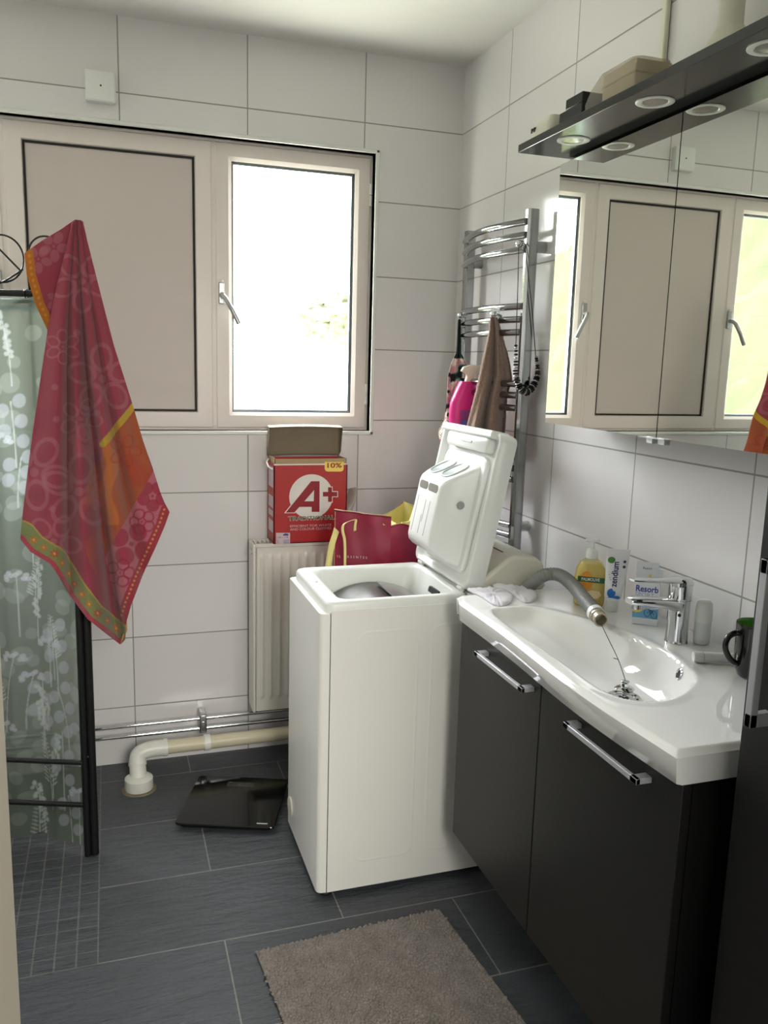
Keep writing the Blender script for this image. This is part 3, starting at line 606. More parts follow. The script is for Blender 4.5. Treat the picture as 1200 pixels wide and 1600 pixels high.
MB().tube([(-1.1505, -0.172, 0.083), (-1.1505, -0.179, 0.072)], 0.0295, 24).build('collar', M['pvc'], DP)
MB().lathe([(0.043, 0.0), (0.046, 0.006), (0.045, 0.040), (0.036, 0.047), (0.026, 0.049)], (-1.148, -0.202, 0.0), 36).build('floor_socket', M['pvc'], DP, smooth=50)
MB().lathe([(0.056, 0.0), (0.053, 0.004), (0.045, 0.005)], (-1.148, -0.202, 0.0), 36).build('sealant_ring', mat('old_sealant', (120, 110, 92), 0.8, var=0.2, vscale=60), DP)
MB().tube([(-0.930, -0.1469, 0.1115), (-0.910, -0.1465, 0.1115)], 0.0275, 24).build('pipe_ring', M['pvc'], DP)

# ================================================================== DETERGENT BOX
red = mat('carton_red', (172, 38, 38), 0.42, var=0.04, vscale=10); tan = mat('carton_inside', (168, 146, 112), 0.8, var=0.04, vscale=20); grb = mat('carton_inside_lid', (132, 120, 100), 0.8, var=0.05, vscale=20)
yel = mat('print_yellow', (238, 210, 100), 0.5); wht = mat('print_white', (224, 220, 214), 0.5); grn = mat('print_green', (40, 110, 74), 0.5); drk = mat('print_dark_red', (142, 26, 36), 0.5); lav = mat('print_pale', (206, 190, 196), 0.5); blu = mat('print_blue', (60, 66, 150), 0.5)
DB = empty('detergent_box', (-0.561, -0.073, 0.794), 'open red laundry powder carton with a white circle and big A+, on the radiator', 'box')
bx0, bx1, byf, byb, bz0, bz1 = -0.689, -0.434, -0.132, -0.018, 0.7945, 1.066
cb = MB(); wt = 0.003
cb.box((bx0, byf, bz0), (bx1, byf + wt, bz1)); cb.box((bx0, byb - wt, bz0), (bx1, byb, bz1 + 0.014)); cb.box((bx0, byf, bz0), (bx0 + wt, byb, bz1)); cb.box((bx1 - wt, byf, bz0), (bx1, byb, bz1)); cb.box((bx0, byf, bz0), (bx1, byb, bz0 + wt))
cb.build('carton', red, DB)
ib = MB(); q = 0.0032
ib.box((bx0 + q, byf + q, bz0 + 0.02), (bx1 - q, byf + q + .002, bz1 + 0.018)); ib.box((bx0 + q, byf + q, bz0 + 0.02), (bx0 + q + .002, byb - q, bz1 + 0.020)); ib.box((bx1 - q - .002, byf + q, bz0 + 0.02), (bx1 - q, byb - q, bz1 + 0.018)); ib.build('inner_collar', tan, DB)
MB().box((bx0 + 0.006, byf + 0.008, bz0 + 0.01), (bx1 - 0.006, byb - 0.006, bz0 + 0.14)).build('powder', mat('washing_powder', (230, 230, 236), 0.95, bump=0.002, bscale=800), DB)
MB().box((bx0, byf - 0.0006, bz1 - 0.003), (bx1, byf + 0.001, bz1 + 0.0015)).build('torn_edge', wht, DB)
# lid: standing up from the back edge, its inside towards the room
LA = math.radians(6); hb = (byb - 0.002, bz1 + 0.016)
TD = lambda v: (v[0], hb[0] - v[2] * math.cos(LA) - v[1] * math.sin(LA) * 1.0, hb[1] + v[1] * math.cos(LA) - v[2] * math.sin(LA))   # v = (x, up the lid, towards the room)
ld_ = MB(); U_ = np.linspace(0, 0.103, 12); Xl = np.linspace(bx0 - 0.002, bx1 + 0.000, 30)
Gx, Gu = np.meshgrid(Xl, U_); bow = 0.008 * np.sin((Gx - Xl[0]) / (Xl[-1] - Xl[0]) * math.pi) * np.sin(Gu / 0.103 * math.pi)
ld_.grid(np.array([[TD((Gx[i, j], Gu[i, j] + 0.004 * math.sin((Gx[i, j] - Xl[0]) * 12), -bow[i, j])) for j in range(30)] for i in range(12)]))
lo = ld_.build('lid', grb, DB, solid=0.002, soff=0)
sf = MB()
for xa in (bx0 - 0.002, bx1): MB().loops([[TD((xa + e, 0.004, 0.0)), TD((xa + e, 0.101, 0.0)), TD((xa + e, 0.103, 0.030)), TD((xa + e, 0.02, 0.018))] for e in (-0.001, 0.001)]).build('side_flap', grb, lo)
MB().grid(np.array([[TD((x, 0.103 + 0.004 * math.sin((x - Xl[0]) * 12) + 0.002 * (t > 0), t)) for x in Xl] for t in (0.0, 0.016, 0.032)])).build('front_flap', grb, lo, solid=0.0018)
MB().grid(np.array([[TD((x, 0.1065 + 0.004 * math.sin((x - Xl[0]) * 12), t)) for x in Xl] for t in (-0.004, 0.032)])).build('flap_glare', mat('flap_glare_cream', (240, 232, 205), 0.6), lo, solid=0.0006)  # cream sheet paints in the window glare on the flap's printed top
fy = byf - 0.0004
def fp2(px, py):        # front face of the carton measured in the photograph
    return hit(px, py, 'y', byf)
def flat(poly, m, name, parent, off, axis='y'):
    b = MB(); base = [tuple(p) for p in poly]
    if axis == 'y': b.loops([[(p[0], fy - off, p[2]) for p in base], [(p[0], fy - off - 0.0002, p[2]) for p in base]])
    return b.build(name, m, parent, smooth=0)
cxy = fp2(410 + 610 / 8, 700 + 605 / 8); Rc = 0.5 * (fp2(410 + 880 / 8, 775)[0] - fp2(410 + 335 / 8, 775)[0])
cz = cxy[2]; ccx = cxy[0]
flat([(ccx + Rc * math.cos(a), 0, cz + Rc * math.sin(a)) for a in np.linspace(0, 2 * math.pi, 65)[:-1]], wht, 'white_circle', DB, 0.0)
zz_ = lambda x, y: fp2(410 + x / 8, 700 + y / 8)
Aout = [zz_(270, 815), zz_(600, 405), zz_(722, 405), zz_(722, 806), zz_(605, 806), zz_(605, 745), zz_(470, 745), zz_(405, 815)]
Ain = [zz_(292, 806), zz_(608, 415), zz_(714, 415), zz_(712, 798), zz_(615, 798), zz_(615, 735), zz_(462, 735), zz_(398, 806)]
flat(Aout, wht, 'letter_outline', DB, 0.0003); flat(Ain, drk, 'letter', DB, 0.0006)
flat([zz_(525, 665), zz_(645, 525), zz_(640, 665)], wht, 'letter_counter', DB, 0.0009)
def plus(g): return [zz_(820 - g, 490 - g), zz_(868 + g, 490 - g), zz_(868 + g, 548 - g), zz_(935 + g, 548 - g), zz_(935 + g, 605 + g), zz_(868 + g, 605 + g), zz_(868 + g, 672 + g), zz_(820 - g, 672 + g), zz_(820 - g, 605 + g), zz_(755 - g, 605 + g), zz_(755 - g, 548 - g), zz_(820 - g, 548 - g)]
flat(plus(9), wht, 'plus_outline', DB, 0.0006); flat(plus(0), drk, 'plus_sign', DB, 0.0009)
Rr, Uu = (1, 0, 0), (0, 0, 1)
def fl_text(s_, x, y, h, m, w=None, bold=0.0, off=0.0012, name='lettering', space=1.0):
    o_ = zz_(x, y); sz = h / 8 * 0.00197 / 0.70
    t = lettering(name, s_, (0, 0, 0), Rr, Uu, sz, m, DB, 0.00015, bold, space=space)
    xs_ = [v.co.x for v in t.data.vertices]; wd = max(xs_) - min(xs_); tw = w / 8 * 0.00226; k = tw / wd; mn = min(xs_)
    base = world_loc(DB)
    for v in t.data.vertices: v.co.x = (v.co.x - mn) * k + o_[0] - base.x; v.co.y = v.co.y + (fy - off); v.co.z = v.co.z + o_[2]
    return t
fl_text('TRADITIONAL', 320, 908, 58, wht, 574, 0.0008, 0.0011, 'lettering_outline')
fl_text('TRADITIONAL', 324, 905, 52, grn, 565, 0.00025, 0.0015)
fl_text('EFFICIENT FOR WHITE', 345, 992, 32, lav, 512, 0.0, 0.0008)
fl_text('AND COLOUR CLOTHES', 345, 1032, 32, lav, 512, 0.0, 0.0008)
tabp = [zz_(778, 172), zz_(1015, 172), zz_(1015, 262), zz_(1002, 286), zz_(980, 294), zz_(815, 294), zz_(792, 286), zz_(778, 262)]
flat(tabp, yel, 'discount_tab', DB, 0.0003)
fl_text('10%', 810, 246, 66, drk, 180, 0.0005, 0.0008)
flat([zz_(170, 1200), zz_(345, 1200), zz_(345, 1060), zz_(170, 1060)], lav, 'info_panel', DB, 0.0003)
fl_text('118 = 118', 182, 1130, 26, drk, 135, 0.0, 0.0007)
flat([zz_(258, 1095), zz_(325, 1095), zz_(325, 1075), zz_(290, 1066), zz_(258, 1080)], blu, 'info_mark', DB, 0.0006)
im = MB()
for i in range(5):
    for xa, xb in ((178, 200), (262, 335)):
        a, c = zz_(xa, 1150 + i * 10), zz_(xb, 1150 + i * 10); im.box((a[0], fy - 0.0009, a[2] - 0.0004), (c[0], fy - 0.0005, a[2] + 0.0004))
im.build('info_lines', blu, DB)
sp = MB()
for za, zb in ((0.985, 1.055), (0.915, 0.955), (0.885, 0.905), (0.83, 0.87)): sp.box((bx0 - 0.0004, byf + 0.012, za), (bx0, byb - 0.02, zb))
sp.build('side_panel_print', lav, DB)
MB().tube([(bx0 - 0.002, byb - 0.02, 1.075), (bx0 - 0.012, byb - 0.045, 1.068), (bx0 - 0.014, byf + 0.03, 1.055), (bx0 - 0.003, byf + 0.012, 1.048)], 0.003, 8).build('carry_handle', wht, DB)
# small white plastic bag squeezed behind the carton
wb = MB(); U_ = np.linspace(0, 1, 26); Gx, Gu = np.meshgrid(U_, U_)
Px = -0.425 + 0.055 * Gx * (1 - 0.4 * Gu) + 0.01 * np.sin(Gu * 9); Pz = 0.796 + 0.175 * Gu + 0.01 * np.sin(Gx * 7)
Py = -0.085 + 0.03 * np.sin(Gx * math.pi * 2.0 + Gu * 3) * (0.5 + Gu * 0.5) - 0.012 * np.sin(Gu * 14 + Gx * 5)
o = wb.grid(np.stack([Px, Py, Pz], -1)).build('plastic_bag', clear_mat('thin_white_plastic', (226, 224, 216), 0.55, 0.3), loc=(-0.40, -0.08, 0.796), smooth=80); tag(o, 'crumpled translucent plastic bag between the red carton and the maroon shopping bag', 'plastic bag')

# ================================================================== SHOPPING BAG (stands on a laundry crate behind the machine)
LB = empty('laundry_crate', (-0.37, -0.34, 0), 'grey laundry crate hidden behind the washing machine, under the maroon bag', 'crate')
lc = MB(); lc.box((-0.555, -0.50, 0.0), (-0.175, -0.20, 0.012))
for a, c in (((-0.555, -0.50), (-0.175, -0.494)), ((-0.555, -0.206), (-0.175, -0.20)), ((-0.555, -0.50), (-0.549, -0.20)), ((-0.181, -0.50), (-0.175, -0.20))): lc.box((a[0], a[1], 0.0), (c[0], c[1], 0.52))
lc.box((-0.555, -0.50, 0.508), (-0.175, -0.20, 0.52)); lc.build('crate_body', M['grey_plastic'], LB)
mar = mat('maroon_laminate', (138, 28, 56), 0.30, var=0.12, vscale=14, bump=0.0015, bscale=22); mar2 = mat('maroon_hem', (112, 20, 42), 0.38); cyl = mat('pale_yellow_lining', (224, 214, 140), 0.6, var=0.04, vscale=20, bump=0.001, bscale=25)
SB = empty('shopping_bag', (-0.36, -0.34, 0.521), 'maroon reusable shopping bag with pale yellow lining and straps', 'bag')
cA, cB, cC, cD = np.array((-0.548, -0.395)), np.array((-0.385, -0.468)), np.array((-0.205, -0.440)), np.array((-0.262, -0.235))
def wallgrid(p, q, zt0, zt1, bulge, dz=0.0, n=26, z0=0.521, ins=0.0, ztop=None):
    d = (q - p); nrm = np.array((d[1], -d[0])); nrm /= np.linalg.norm(nrm); s_ = np.linspace(0, 1, n); t_ = np.linspace(0, 1, n)
    Sg, Tg = np.meshgrid(s_, t_); zt = zt0 + (zt1 - zt0) * Sg + (ztop(Sg) if ztop is not None else 0)
    bl = bulge * np.sin(Sg * math.pi) * np.sin(Tg * math.pi * 0.9) + 0.004 * np.sin(Sg * 11 + Tg * 7) * np.sin(Sg * math.pi) - ins
    return np.stack([p[0] + d[0] * Sg + nrm[0] * bl, p[1] + d[1] * Sg + nrm[1] * bl, z0 + (zt - z0) * Tg], -1)
walls = [(cA, cB, 0.953, 0.938, 0.010, None), (cB, cC, 0.908, 0.903, -0.012, lambda s_: 0.006 * np.sin(s_ * 9)), (cC, cD, 0.92, 0.946, 0.010, None), (cD, cA, 0.946, 0.955, 0.01, lambda s_: -0.045 * np.sin(s_ * math.pi) ** 0.7)]
bo = MB(); li = MB(); he = MB()
for p, q, z0_, z1_, bl, zt in walls:
    bo.grid(wallgrid(p, q, z0_, z1_, bl, ztop=zt)); g = wallgrid(p, q, z0_ + 0.004, z1_ + 0.004, bl, ins=0.003, ztop=zt); li.grid(g)
    e = wallgrid(p, q, z0_, z1_, bl, ztop=zt)[-1]; he.tube([tuple(v) for v in e], 0.0028, 8)
bo.add([(c[0], c[1], 0.522) for c in (cA, cB, cC, cD)], [(0, 1, 2, 3)])
bo.build('bag_body', mar, SB, smooth=60); li.build('lining', cyl, SB, smooth=60); he.build('hem', mar2, SB)
def ribbon(pts, w, wdir, name, m, parent, n=10):
    c = catmull(pts, n); W_ = np.array(wdir, float); W_ /= np.linalg.norm(W_)
    return MB().grid(np.array([[p - W_ * w / 2, p + W_ * w / 2] for p in c])).build(name, m, parent, smooth=80, solid=0.0015, soff=0)
# measured points of the straps
hp = lambda x, y, d: hit(500 + x / 7.06, 750 + y / 7.06, 'y', d)
ribbon([hp(385, 560, -0.425), hp(388, 500, -0.428), hp(392, 440, -0.432), hp(330, 452, -0.462), hp(262, 490, -0.480), hp(250, 560, -0.478), hp(270, 650, -0.472), hp(276, 760, -0.468), hp(276, 930, -0.462), hp(276, 1020, -0.46)], 0.0085, (0.9, -0.1, 0.35), 'strap', cyl, SB)
ribbon([hp(215, 400, -0.385), hp(180, 560, -0.40), hp(135, 700, -0.41), hp(105, 860, -0.415), hp(85, 1000, -0.42)], 0.020, (1, -0.2, 0.1), 'strap', cyl, SB)
ribbon([hp(900, 500, -0.452), hp(905, 470, -0.448), hp(985, 462, -0.40), hp(1050, 290, -0.32), hp(1075, 280, -0.30)], 0.010, (0.9, 0, 0.3), 'strap', cyl, SB)
MB().grid(np.array([[tuple(hp(x, y, d)) for x, y, d in r] for r in (((697, 495, -0.463), (865, 512, -0.455), (1085, 505, -0.442)), ((697, 400, -0.44), (860, 488, -0.440), (1095, 412, -0.40)))])).build('folded_lining', cyl, SB, solid=0.001)
dAB = (cB - cA) / np.linalg.norm(cB - cA)
o = lettering('lettering', 'IL ARSENTES', (cA[0] + dAB[0] * 0.006, cA[1] + dAB[1] * 0.006 - 0.0165, 0.806), (dAB[0], dAB[1], 0), (0, 0, 1), 0.0105, lav, SB, 0.0003, 0, space=1.7)

# ================================================================== TOWEL RAIL
TR = empty('towel_rail', (-0.045, -0.42, 0.836), 'chrome ladder towel rail with curved bars on the right-hand wall', 'towel rail')
px_, pyl, pyr = -0.045, -0.205, -0.640
for yy_ in (pyl, pyr):
    MB().loops([[(px_ + a, yy_ + c, z) for a, c in ((-0.018, -0.006), (-0.012, -0.016), (0.012, -0.016), (0.017, -0.010), (0.017, 0.010), (0.012, 0.016), (-0.012, 0.016), (-0.018, 0.006))] for z in (0.836, 1.850)]).build('post', M['rail'], TR, smooth=25, bevel=0.0015)
bars = [hit(815, r, 'x', px_)[2] for r in (352, 372, 394, 480, 500, 520, 600, 618, 638, 715, 733, 751, 825, 841, 859)]
for z in bars:
    pts = [(px_ - 0.016 - 0.040 * math.sin(math.pi * t), pyl + (pyr - pyl) * t, z) for t in np.linspace(0, 1, 22)]
    MB().tube(pts, 0.0102, 16).build('bar', M['rail'], TR, smooth=60)
for yy_ in (pyl, pyr):
    for z in (1.748, 0.93):
        MB().tube([(px_ + 0.012, yy_, z), (-0.001, yy_, z)], 0.0165, 24).build('wall_bracket', M['steel'] if z > 1 else M['chrome'], TR)
def ball_hook(p, nm='hook'):
    b = MB(); b.sphere((p[0], p[1], p[2]), 0.0105, 18, 12); b.tube([(p[0] + 0.004, p[1], p[2]), (px_ - 0.012 - 0.038 * math.sin(math.pi * min(1, max(0, (p[1] - pyl) / (pyr - pyl)))), p[1], p[2] - 0.003)], 0.004, 10)
    return b.build(nm, M['chrome'], TR, smooth=60)
HA = hit(771, 491, 'x', -0.108); HB = hit(719, 493, 'x', -0.085); HC = hit(811, 381, 'x', -0.082)
for p in (HA, HB, HC): ball_hook(p)

# ---- draped cloth builder: a patch between four measured curves, with folds towards the room
def resample(pts, n):
    P = np.array(pts, float); d = np.r_[0, np.cumsum(np.linalg.norm(np.diff(P, axis=0), axis=1))]; t = np.linspace(0, d[-1], n)
    return np.stack([np.interp(t, d, P[:, i]) for i in range(P.shape[1])], 1)
def coons(left, right, top, bot, ns, nt_):
    Lc, Rc_ = resample(left, nt_), resample(right, nt_); Tc_, Bc = resample(top, ns), resample(bot, ns)
    s_ = np.linspace(0, 1, ns)[None, :, None]; t_ = np.linspace(0, 1, nt_)[:, None, None]
    P = (1 - s_) * Lc[:, None] + s_ * Rc_[:, None] + (1 - t_) * Tc_[None] + t_ * Bc[None]
    P -= (1 - s_) * (1 - t_) * Tc_[0] + s_ * (1 - t_) * Tc_[-1] + (1 - s_) * t_ * Bc[0] + s_ * t_ * Bc[-1]
    return P
def cloth_points(P2, yplane, depth):
    """P2: (nt, ns, 2) measured positions, cloth hung about the plane y = yplane with folds of the given depth"""
    out = np.zeros(P2.shape[:2] + (3,))
    for i in range(P2.shape[0]):
        for j in range(P2.shape[1]): out[i, j] = hit(P2[i, j, 0], P2[i, j, 1], 'y', yplane - depth[i, j])
    return out
# ================================================================== BROWN FACE CLOTH on the hook
cl2 = coons([(766, 497), (764, 520), (754, 562), (744, 610), (728, 672), (722, 700)], [(777, 497), (784, 520), (797, 568), (800, 590), (792, 622), (787, 700)], [(766, 497), (771, 494), (777, 497)], [(722, 700), (787, 700)], 70, 120)
ss, tt = np.meshgrid(np.linspace(0, 1, 70), np.linspace(0, 1, 120))
dpt = (0.006 + 0.030 * tt) * (np.sin(ss * 13.0 - 0.8) * 0.8 + 0.3 * np.sin(ss * 23 + tt * 2)) + 0.020 * np.exp(-((ss - 0.75) / 0.2) ** 2) * tt
Pc = cloth_points(cl2, HA[1] - 0.010, dpt); X2, Y2 = cl2[..., 0], cl2[..., 1]
Pc[..., 1] += 0.0012 * norm_noise(X2, Y2, 2.2, 3)
cc = np.array(lin((150, 122, 108)))[None, None] * (1 + 0.10 * norm_noise(X2, Y2, 1.6, 5)[..., None]); hem = np.exp(-((ss - 0.985) / 0.012) ** 2)[..., None]; cc = cc * (1 - 0.25 * hem)
o = MB().grid(Pc).build('face_cloth', vcmat('brown_terry', 1.0, bump=0.0016, bscale=420, sheen=0.4), loc=(HA[0], HA[1], 1.2), smooth=80, solid=0.003, soff=0, colors=cc.reshape(-1, 3)); tag(o, 'brown terry cloth hanging from a ball hook on the towel rail', 'towel')

# ================================================================== BEADED NECKLACE
NK = empty('bead_necklace', tuple(HC), 'necklace of black and silver beads on dark cords, hung on the top rail hook', 'necklace')
cord = mat('dark_cord', (52, 48, 44), 0.7)
pl = [HC + (0, -0.004, 0.008), HC + (-0.006, -0.012, -0.02), hit(809, 450, 'y', -0.672), hit(806, 540, 'y', -0.674)]
pr = [HC + (0, -0.004, 0.008), HC + (0.012, -0.010, 0.002), hit(822, 400, 'y', -0.664), hit(831, 480, 'y', -0.664), hit(837, 558, 'y', -0.664)]
for p in (pl, pr): MB().tube(catmull(p, 8), 0.0013, 6).build('cord', cord, NK)
bp = catmull([hit(806, 540, 'y', -0.674), hit(806, 565, 'y', -0.676), hit(806, 588, 'y', -0.678), hit(812, 605, 'y', -0.680), hit(822, 612, 'y', -0.680), hit(832, 604, 'y', -0.676), hit(839, 590, 'y', -0.672), hit(840, 575, 'y', -0.668), hit(838, 558, 'y', -0.664)], 5)
bk = mat('black_bead', (22, 22, 24), 0.2); sv = mat('silver_bead', (190, 188, 180), 0.2, 1.0)
for i, p in enumerate(bp):
    m_i = i / (len(bp) - 1); r = 0.0042 + 0.0062 * math.sin(m_i * math.pi) ** 1.5; bl_ = (i % 3 != 1)
    t = bp[min(i + 1, len(bp) - 1)] - bp[max(i - 1, 0)]; t /= np.linalg.norm(t)
    rr_ = 1.25 * r * (1.0 if bl_ else 0.8); MB().lathe([(rr_ * 0.3, -0.0034), (rr_ * 0.85, -0.0024), (rr_, 0), (rr_ * 0.85, 0.0024), (rr_ * 0.3, 0.0034)], p, 14, axis=t).build('bead', bk if bl_ else sv, NK, smooth=60)

# ================================================================== PATTERNED HAIR SCARF on the left hook
sc_ = coons([(716, 500), (713, 552), (704, 570), (700, 590), (698, 625), (694, 655), (684, 675), (686, 684)], [(720, 500), (720, 552), (733, 574), (737, 600), (728, 640), (722, 660), (712, 690), (700, 697)], [(716, 500), (718, 498), (720, 500)], [(686, 684), (692, 694), (700, 697)], 60, 150)
ss, tt = np.meshgrid(np.linspace(0, 1, 60), np.linspace(0, 1, 150))
dpt = 0.012 * np.sin(ss * 9 + tt * 5) * (0.2 + tt) + 0.006 * np.sin(ss * 17 - tt * 9)
Ps = cloth_points(sc_, HB[1] - 0.012, dpt); X2, Y2 = sc_[..., 0], sc_[..., 1]
n1, n2 = norm_noise(X2, Y2, 0.26, 11), norm_noise(X2, Y2, 0.30, 12)
cc = np.tile(lin((206, 186, 178)), X2.shape + (1,)); cc[n1 > 0.35] = lin((32, 140, 112)); cc[(n2 > 0.3)] = lin((40, 44, 46)); cc[(n1 < -0.5)] = lin((236, 226, 214)); cc[(n2 < -0.55)] = lin((220, 170, 172))
cord_m = Y2 < 560; cc[cord_m] = lin((40, 56, 50)); low = Y2 > 655; cc[low] = lin((232, 224, 208)); dots = low & ((np.sin(X2 * 1.5) * np.sin(Y2 * 1.5)) > 0.45); cc[dots] = lin((50, 44, 40)); cc[(Y2 > 686)] = lin((226, 70, 150))
o = MB().grid(Ps).build('patterned_scarf', vcmat('patterned_cotton', 0.8), loc=tuple(HB), smooth=80, solid=0.0015, soff=0, colors=cc.reshape(-1, 3)); tag(o, 'scrunched green, pink and black patterned scarf hanging from the left rail hook', 'scarf')

# ================================================================== PINK SPRAY BOTTLE
pk = mat('pink_plastic', (222, 40, 132), 0.35, var=0.03); bei = mat('beige_plastic', (222, 206, 190), 0.4)
SY = -0.395; g = lambda x, y: hit(x, y, 'y', SY)
SP = empty('spray_bottle', tuple(g(728, 660)), 'pink spray bottle with a beige trigger head, hooked on the towel rail', 'spray bottle')
rows = [(596, 719, 741), (606, 714, 742), (622, 707, 746), (630, 704, 748), (640, 703, 750), (660, 702, 752), (700, 702, 752), (712, 704, 750)]
Lp = []
for yy_, xa, xb in rows:
    a, c = g(xa, yy_), g(xb, yy_); w_ = (c[0] - a[0]) / 2; cx_ = (c[0] + a[0]) / 2; z = (a[2] + c[2]) / 2; d_ = min(0.024, w_)
    Lp.append([(cx_ + w_ * np.sign(math.cos(t)) * abs(math.cos(t)) ** 0.7, SY + d_ * np.sign(math.sin(t)) * abs(math.sin(t)) ** 0.7, z) for t in np.linspace(0, 2 * math.pi, 29)[:-1]])
MB().loops(Lp).build('bottle', pk, SP, smooth=60)
hd = [g(720, 580), g(724, 573), g(735, 570), g(752, 571), g(752, 580), g(743, 584), g(740, 596), g(741, 600), g(726, 598), g(729, 588), g(727, 583)]
MB().loops([[(p[0], SY - 0.009, p[2]) for p in hd], [(p[0], SY + 0.009, p[2]) for p in hd]]).build('trigger_head', bei, SP, bevel=0.003)
a, c = g(715, 640), g(738, 668); MB().box((a[0], SY - 0.0262, c[2]), (c[0], SY - 0.0248, a[2])).build('label_sticker', mat('violet_label', (150, 70, 130), 0.5), SP)
a, c = g(716, 656), g(734, 668); MB().box((a[0], SY - 0.0268, c[2]), (c[0] - 0.008, SY - 0.0258, a[2])).build('label_stripe', mat('blue_label', (96, 100, 170), 0.5), SP)

# ================================================================== WALL PIECES ABOVE
JB = empty('junction_box', (-1.204, -0.018, 2.211), 'square white plastic junction cover on the tiles above the window', 'wall cover')
MB().loops([rrect(-1.248, -1.160, 2.168, 2.256, 0.006, 0.0, 4, lambda v: (v[0], -0.0005 - v[2], v[1])), rrect(-1.248, -1.160, 2.168, 2.256, 0.006, 0.026, 4, lambda v: (v[0], -v[2], v[1])), rrect(-1.244, -1.164, 2.172, 2.252, 0.006, 0.030, 4, lambda v: (v[0], -v[2], v[1]))]).build('cover', M['white_plastic'], JB, smooth=40)
MB().lathe([(0.0028, 0), (0.0028, 0.001)], (-1.203, -0.0300, 2.212), 12, axis=(0, -1, 0)).build('hole', M['dark'], JB)
o = MB().box((-0.013, -1.156, 1.927), (-0.0005, -1.136, ZC)).build('cable_channel', M['cream_plastic'], loc=(-0.006, -1.146, 1.927), bevel=0.004); tag(o, 'thin vertical cable channel on the side wall above the canopy', 'cable channel')
o = MB().lathe([(0.056, 1.927), (0.056, 1.99), (0.050, 2.01), (0.030, 2.045), (0.024, 2.055), (0.024, ZC)], (-0.062, -1.432, 0), 32).build('vent_pipe', M['cream_plastic'], loc=(-0.062, -1.432, 1.927), smooth=50); tag(o, 'cream pipe with a flared foot rising from the canopy to the ceiling', 'pipe')
# things lying on the canopy
ct = 1.9265
def cbox(x, y0, y1, h, w): return (x - w / 2, y0, ct), (x + w / 2, y1, ct + h)
PT = empty('plastic_gadget', (-0.215, -1.03, ct), 'small cream plastic gadget with dark openings lying at the canopy end nearest the window', 'gadget')
MB().loops([rrect(-0.242, -0.190, -1.075, -0.988, 0.014, ct), rrect(-0.245, -0.187, -1.078, -0.985, 0.016, ct + 0.022), rrect(-0.236, -0.196, -1.070, -0.994, 0.012, ct + 0.046)]).build('shell', M['cream_plastic'], PT, smooth=50)
for k_ in (0, 1): MB().box((-0.2462, -1.012 + k_ * 0.012, ct + 0.020), (-0.2425, -1.006 + k_ * 0.012, ct + 0.030)).build('opening', M['dark'], PT)
BB = empty('black_case', (-0.2, -1.15, ct), 'small stepped black plastic case lying on the canopy beside the bagged carton', 'case')
MB().box((-0.235, -1.200, ct), (-0.175, -1.105, ct + 0.036)).build('case_base', M['black_metal'], BB, bevel=0.002)
MB().box((-0.235, -1.200, ct + 0.036), (-0.175, -1.130, ct + 0.058)).build('case_top', M['black_metal'], BB, bevel=0.002)
CX = empty('small_carton', (-0.19, -1.33, ct), 'pale carton wrapped in a clear plastic bag, lying on top of the canopy', 'box')
MB().box((-0.232, -1.385, ct), (-0.150, -1.272, ct + 0.066)).build('carton', mat('pale_carton', (206, 196, 170), 0.7), CX, bevel=0.002)
MB().box((-0.2335, -1.386, ct + 0.040), (-0.149, -1.271, ct + 0.043)).build('lid_line', mat('carton_edge', (170, 160, 134), 0.7), CX)
MB().loops([rrect(-0.238, -0.145, -1.392, -1.208, 0.02, ct + 0.0005), rrect(-0.240, -0.143, -1.393, -1.205, 0.02, ct + 0.022), rrect(-0.238, -0.145, -1.392, -1.222, 0.02, ct + 0.046), rrect(-0.235, -0.148, -1.389, -1.256, 0.02, ct + 0.069)]).build('plastic_wrap', clear_mat('clear_film', (232, 228, 220), 0.20, 0.15), CX, smooth=60)

# ================================================================== THINGS ON THE WASHBASIN
SZ = BZ + 0.0005
def local(c, nd):
    n_ = np.array((nd[0], nd[1], 0.0)); n_ /= np.linalg.norm(n_); r_ = np.array((-n_[1], n_[0], 0.0)); c = np.array(c, float)
    return (lambda v: tuple(c + r_ * v[0] + n_ * v[1] + np.array((0, 0, v[2])))), r_, n_
VD = (-0.50, -0.86)
# faucet
FA = empty('faucet', (-0.080, -1.460, SZ), 'chrome single-lever mixer tap standing on the washbasin\'s rear ledge', 'tap')
fc = (-0.080, -1.460)
MB().lathe([(0.0245, 0.0), (0.0235, 0.004), (0.0225, 0.03), (0.0225, 0.085), (0.024, 0.092)], (fc[0], fc[1], SZ), 40).build('body', M['chrome'], FA, smooth=50)
sp_ = MB()
Lq = []
for x, zc, w_, h_ in ((0.0, 0.079, 0.020, 0.014), (-0.025, 0.082, 0.020, 0.014), (-0.06, 0.089, 0.019, 0.0095), (-0.095, 0.094, 0.018, 0.008), (-0.118, 0.0945, 0.016, 0.0075), (-0.125, 0.0945, 0.012, 0.006)):
    Lq.append([(fc[0] + x, fc[1] + w_ * np.sign(math.cos(t)) * abs(math.cos(t)) ** 0.6, SZ + zc + h_ * np.sign(math.sin(t)) * abs(math.sin(t)) ** 0.6) for t in np.linspace(0, 2 * math.pi, 29)[:-1]])
sp_.loops(Lq).build('spout', M['chrome'], FA, smooth=50)
MB().lathe([(0.0105, 0), (0.0105, 0.010)], (fc[0] - 0.108, fc[1], SZ + 0.078), 20).build('aerator', M['chrome'], FA)
MB().lathe([(0.0235, 0.0), (0.0245, 0.004), (0.0245, 0.028), (0.0255, 0.036), (0.022, 0.043), (0.010, 0.046), (0.001, 0.0465)], (fc[0], fc[1], SZ + 0.0925), 40).build('cartridge_cap', M['chrome'], FA, smooth=50)
lv = MB(); Lq = []
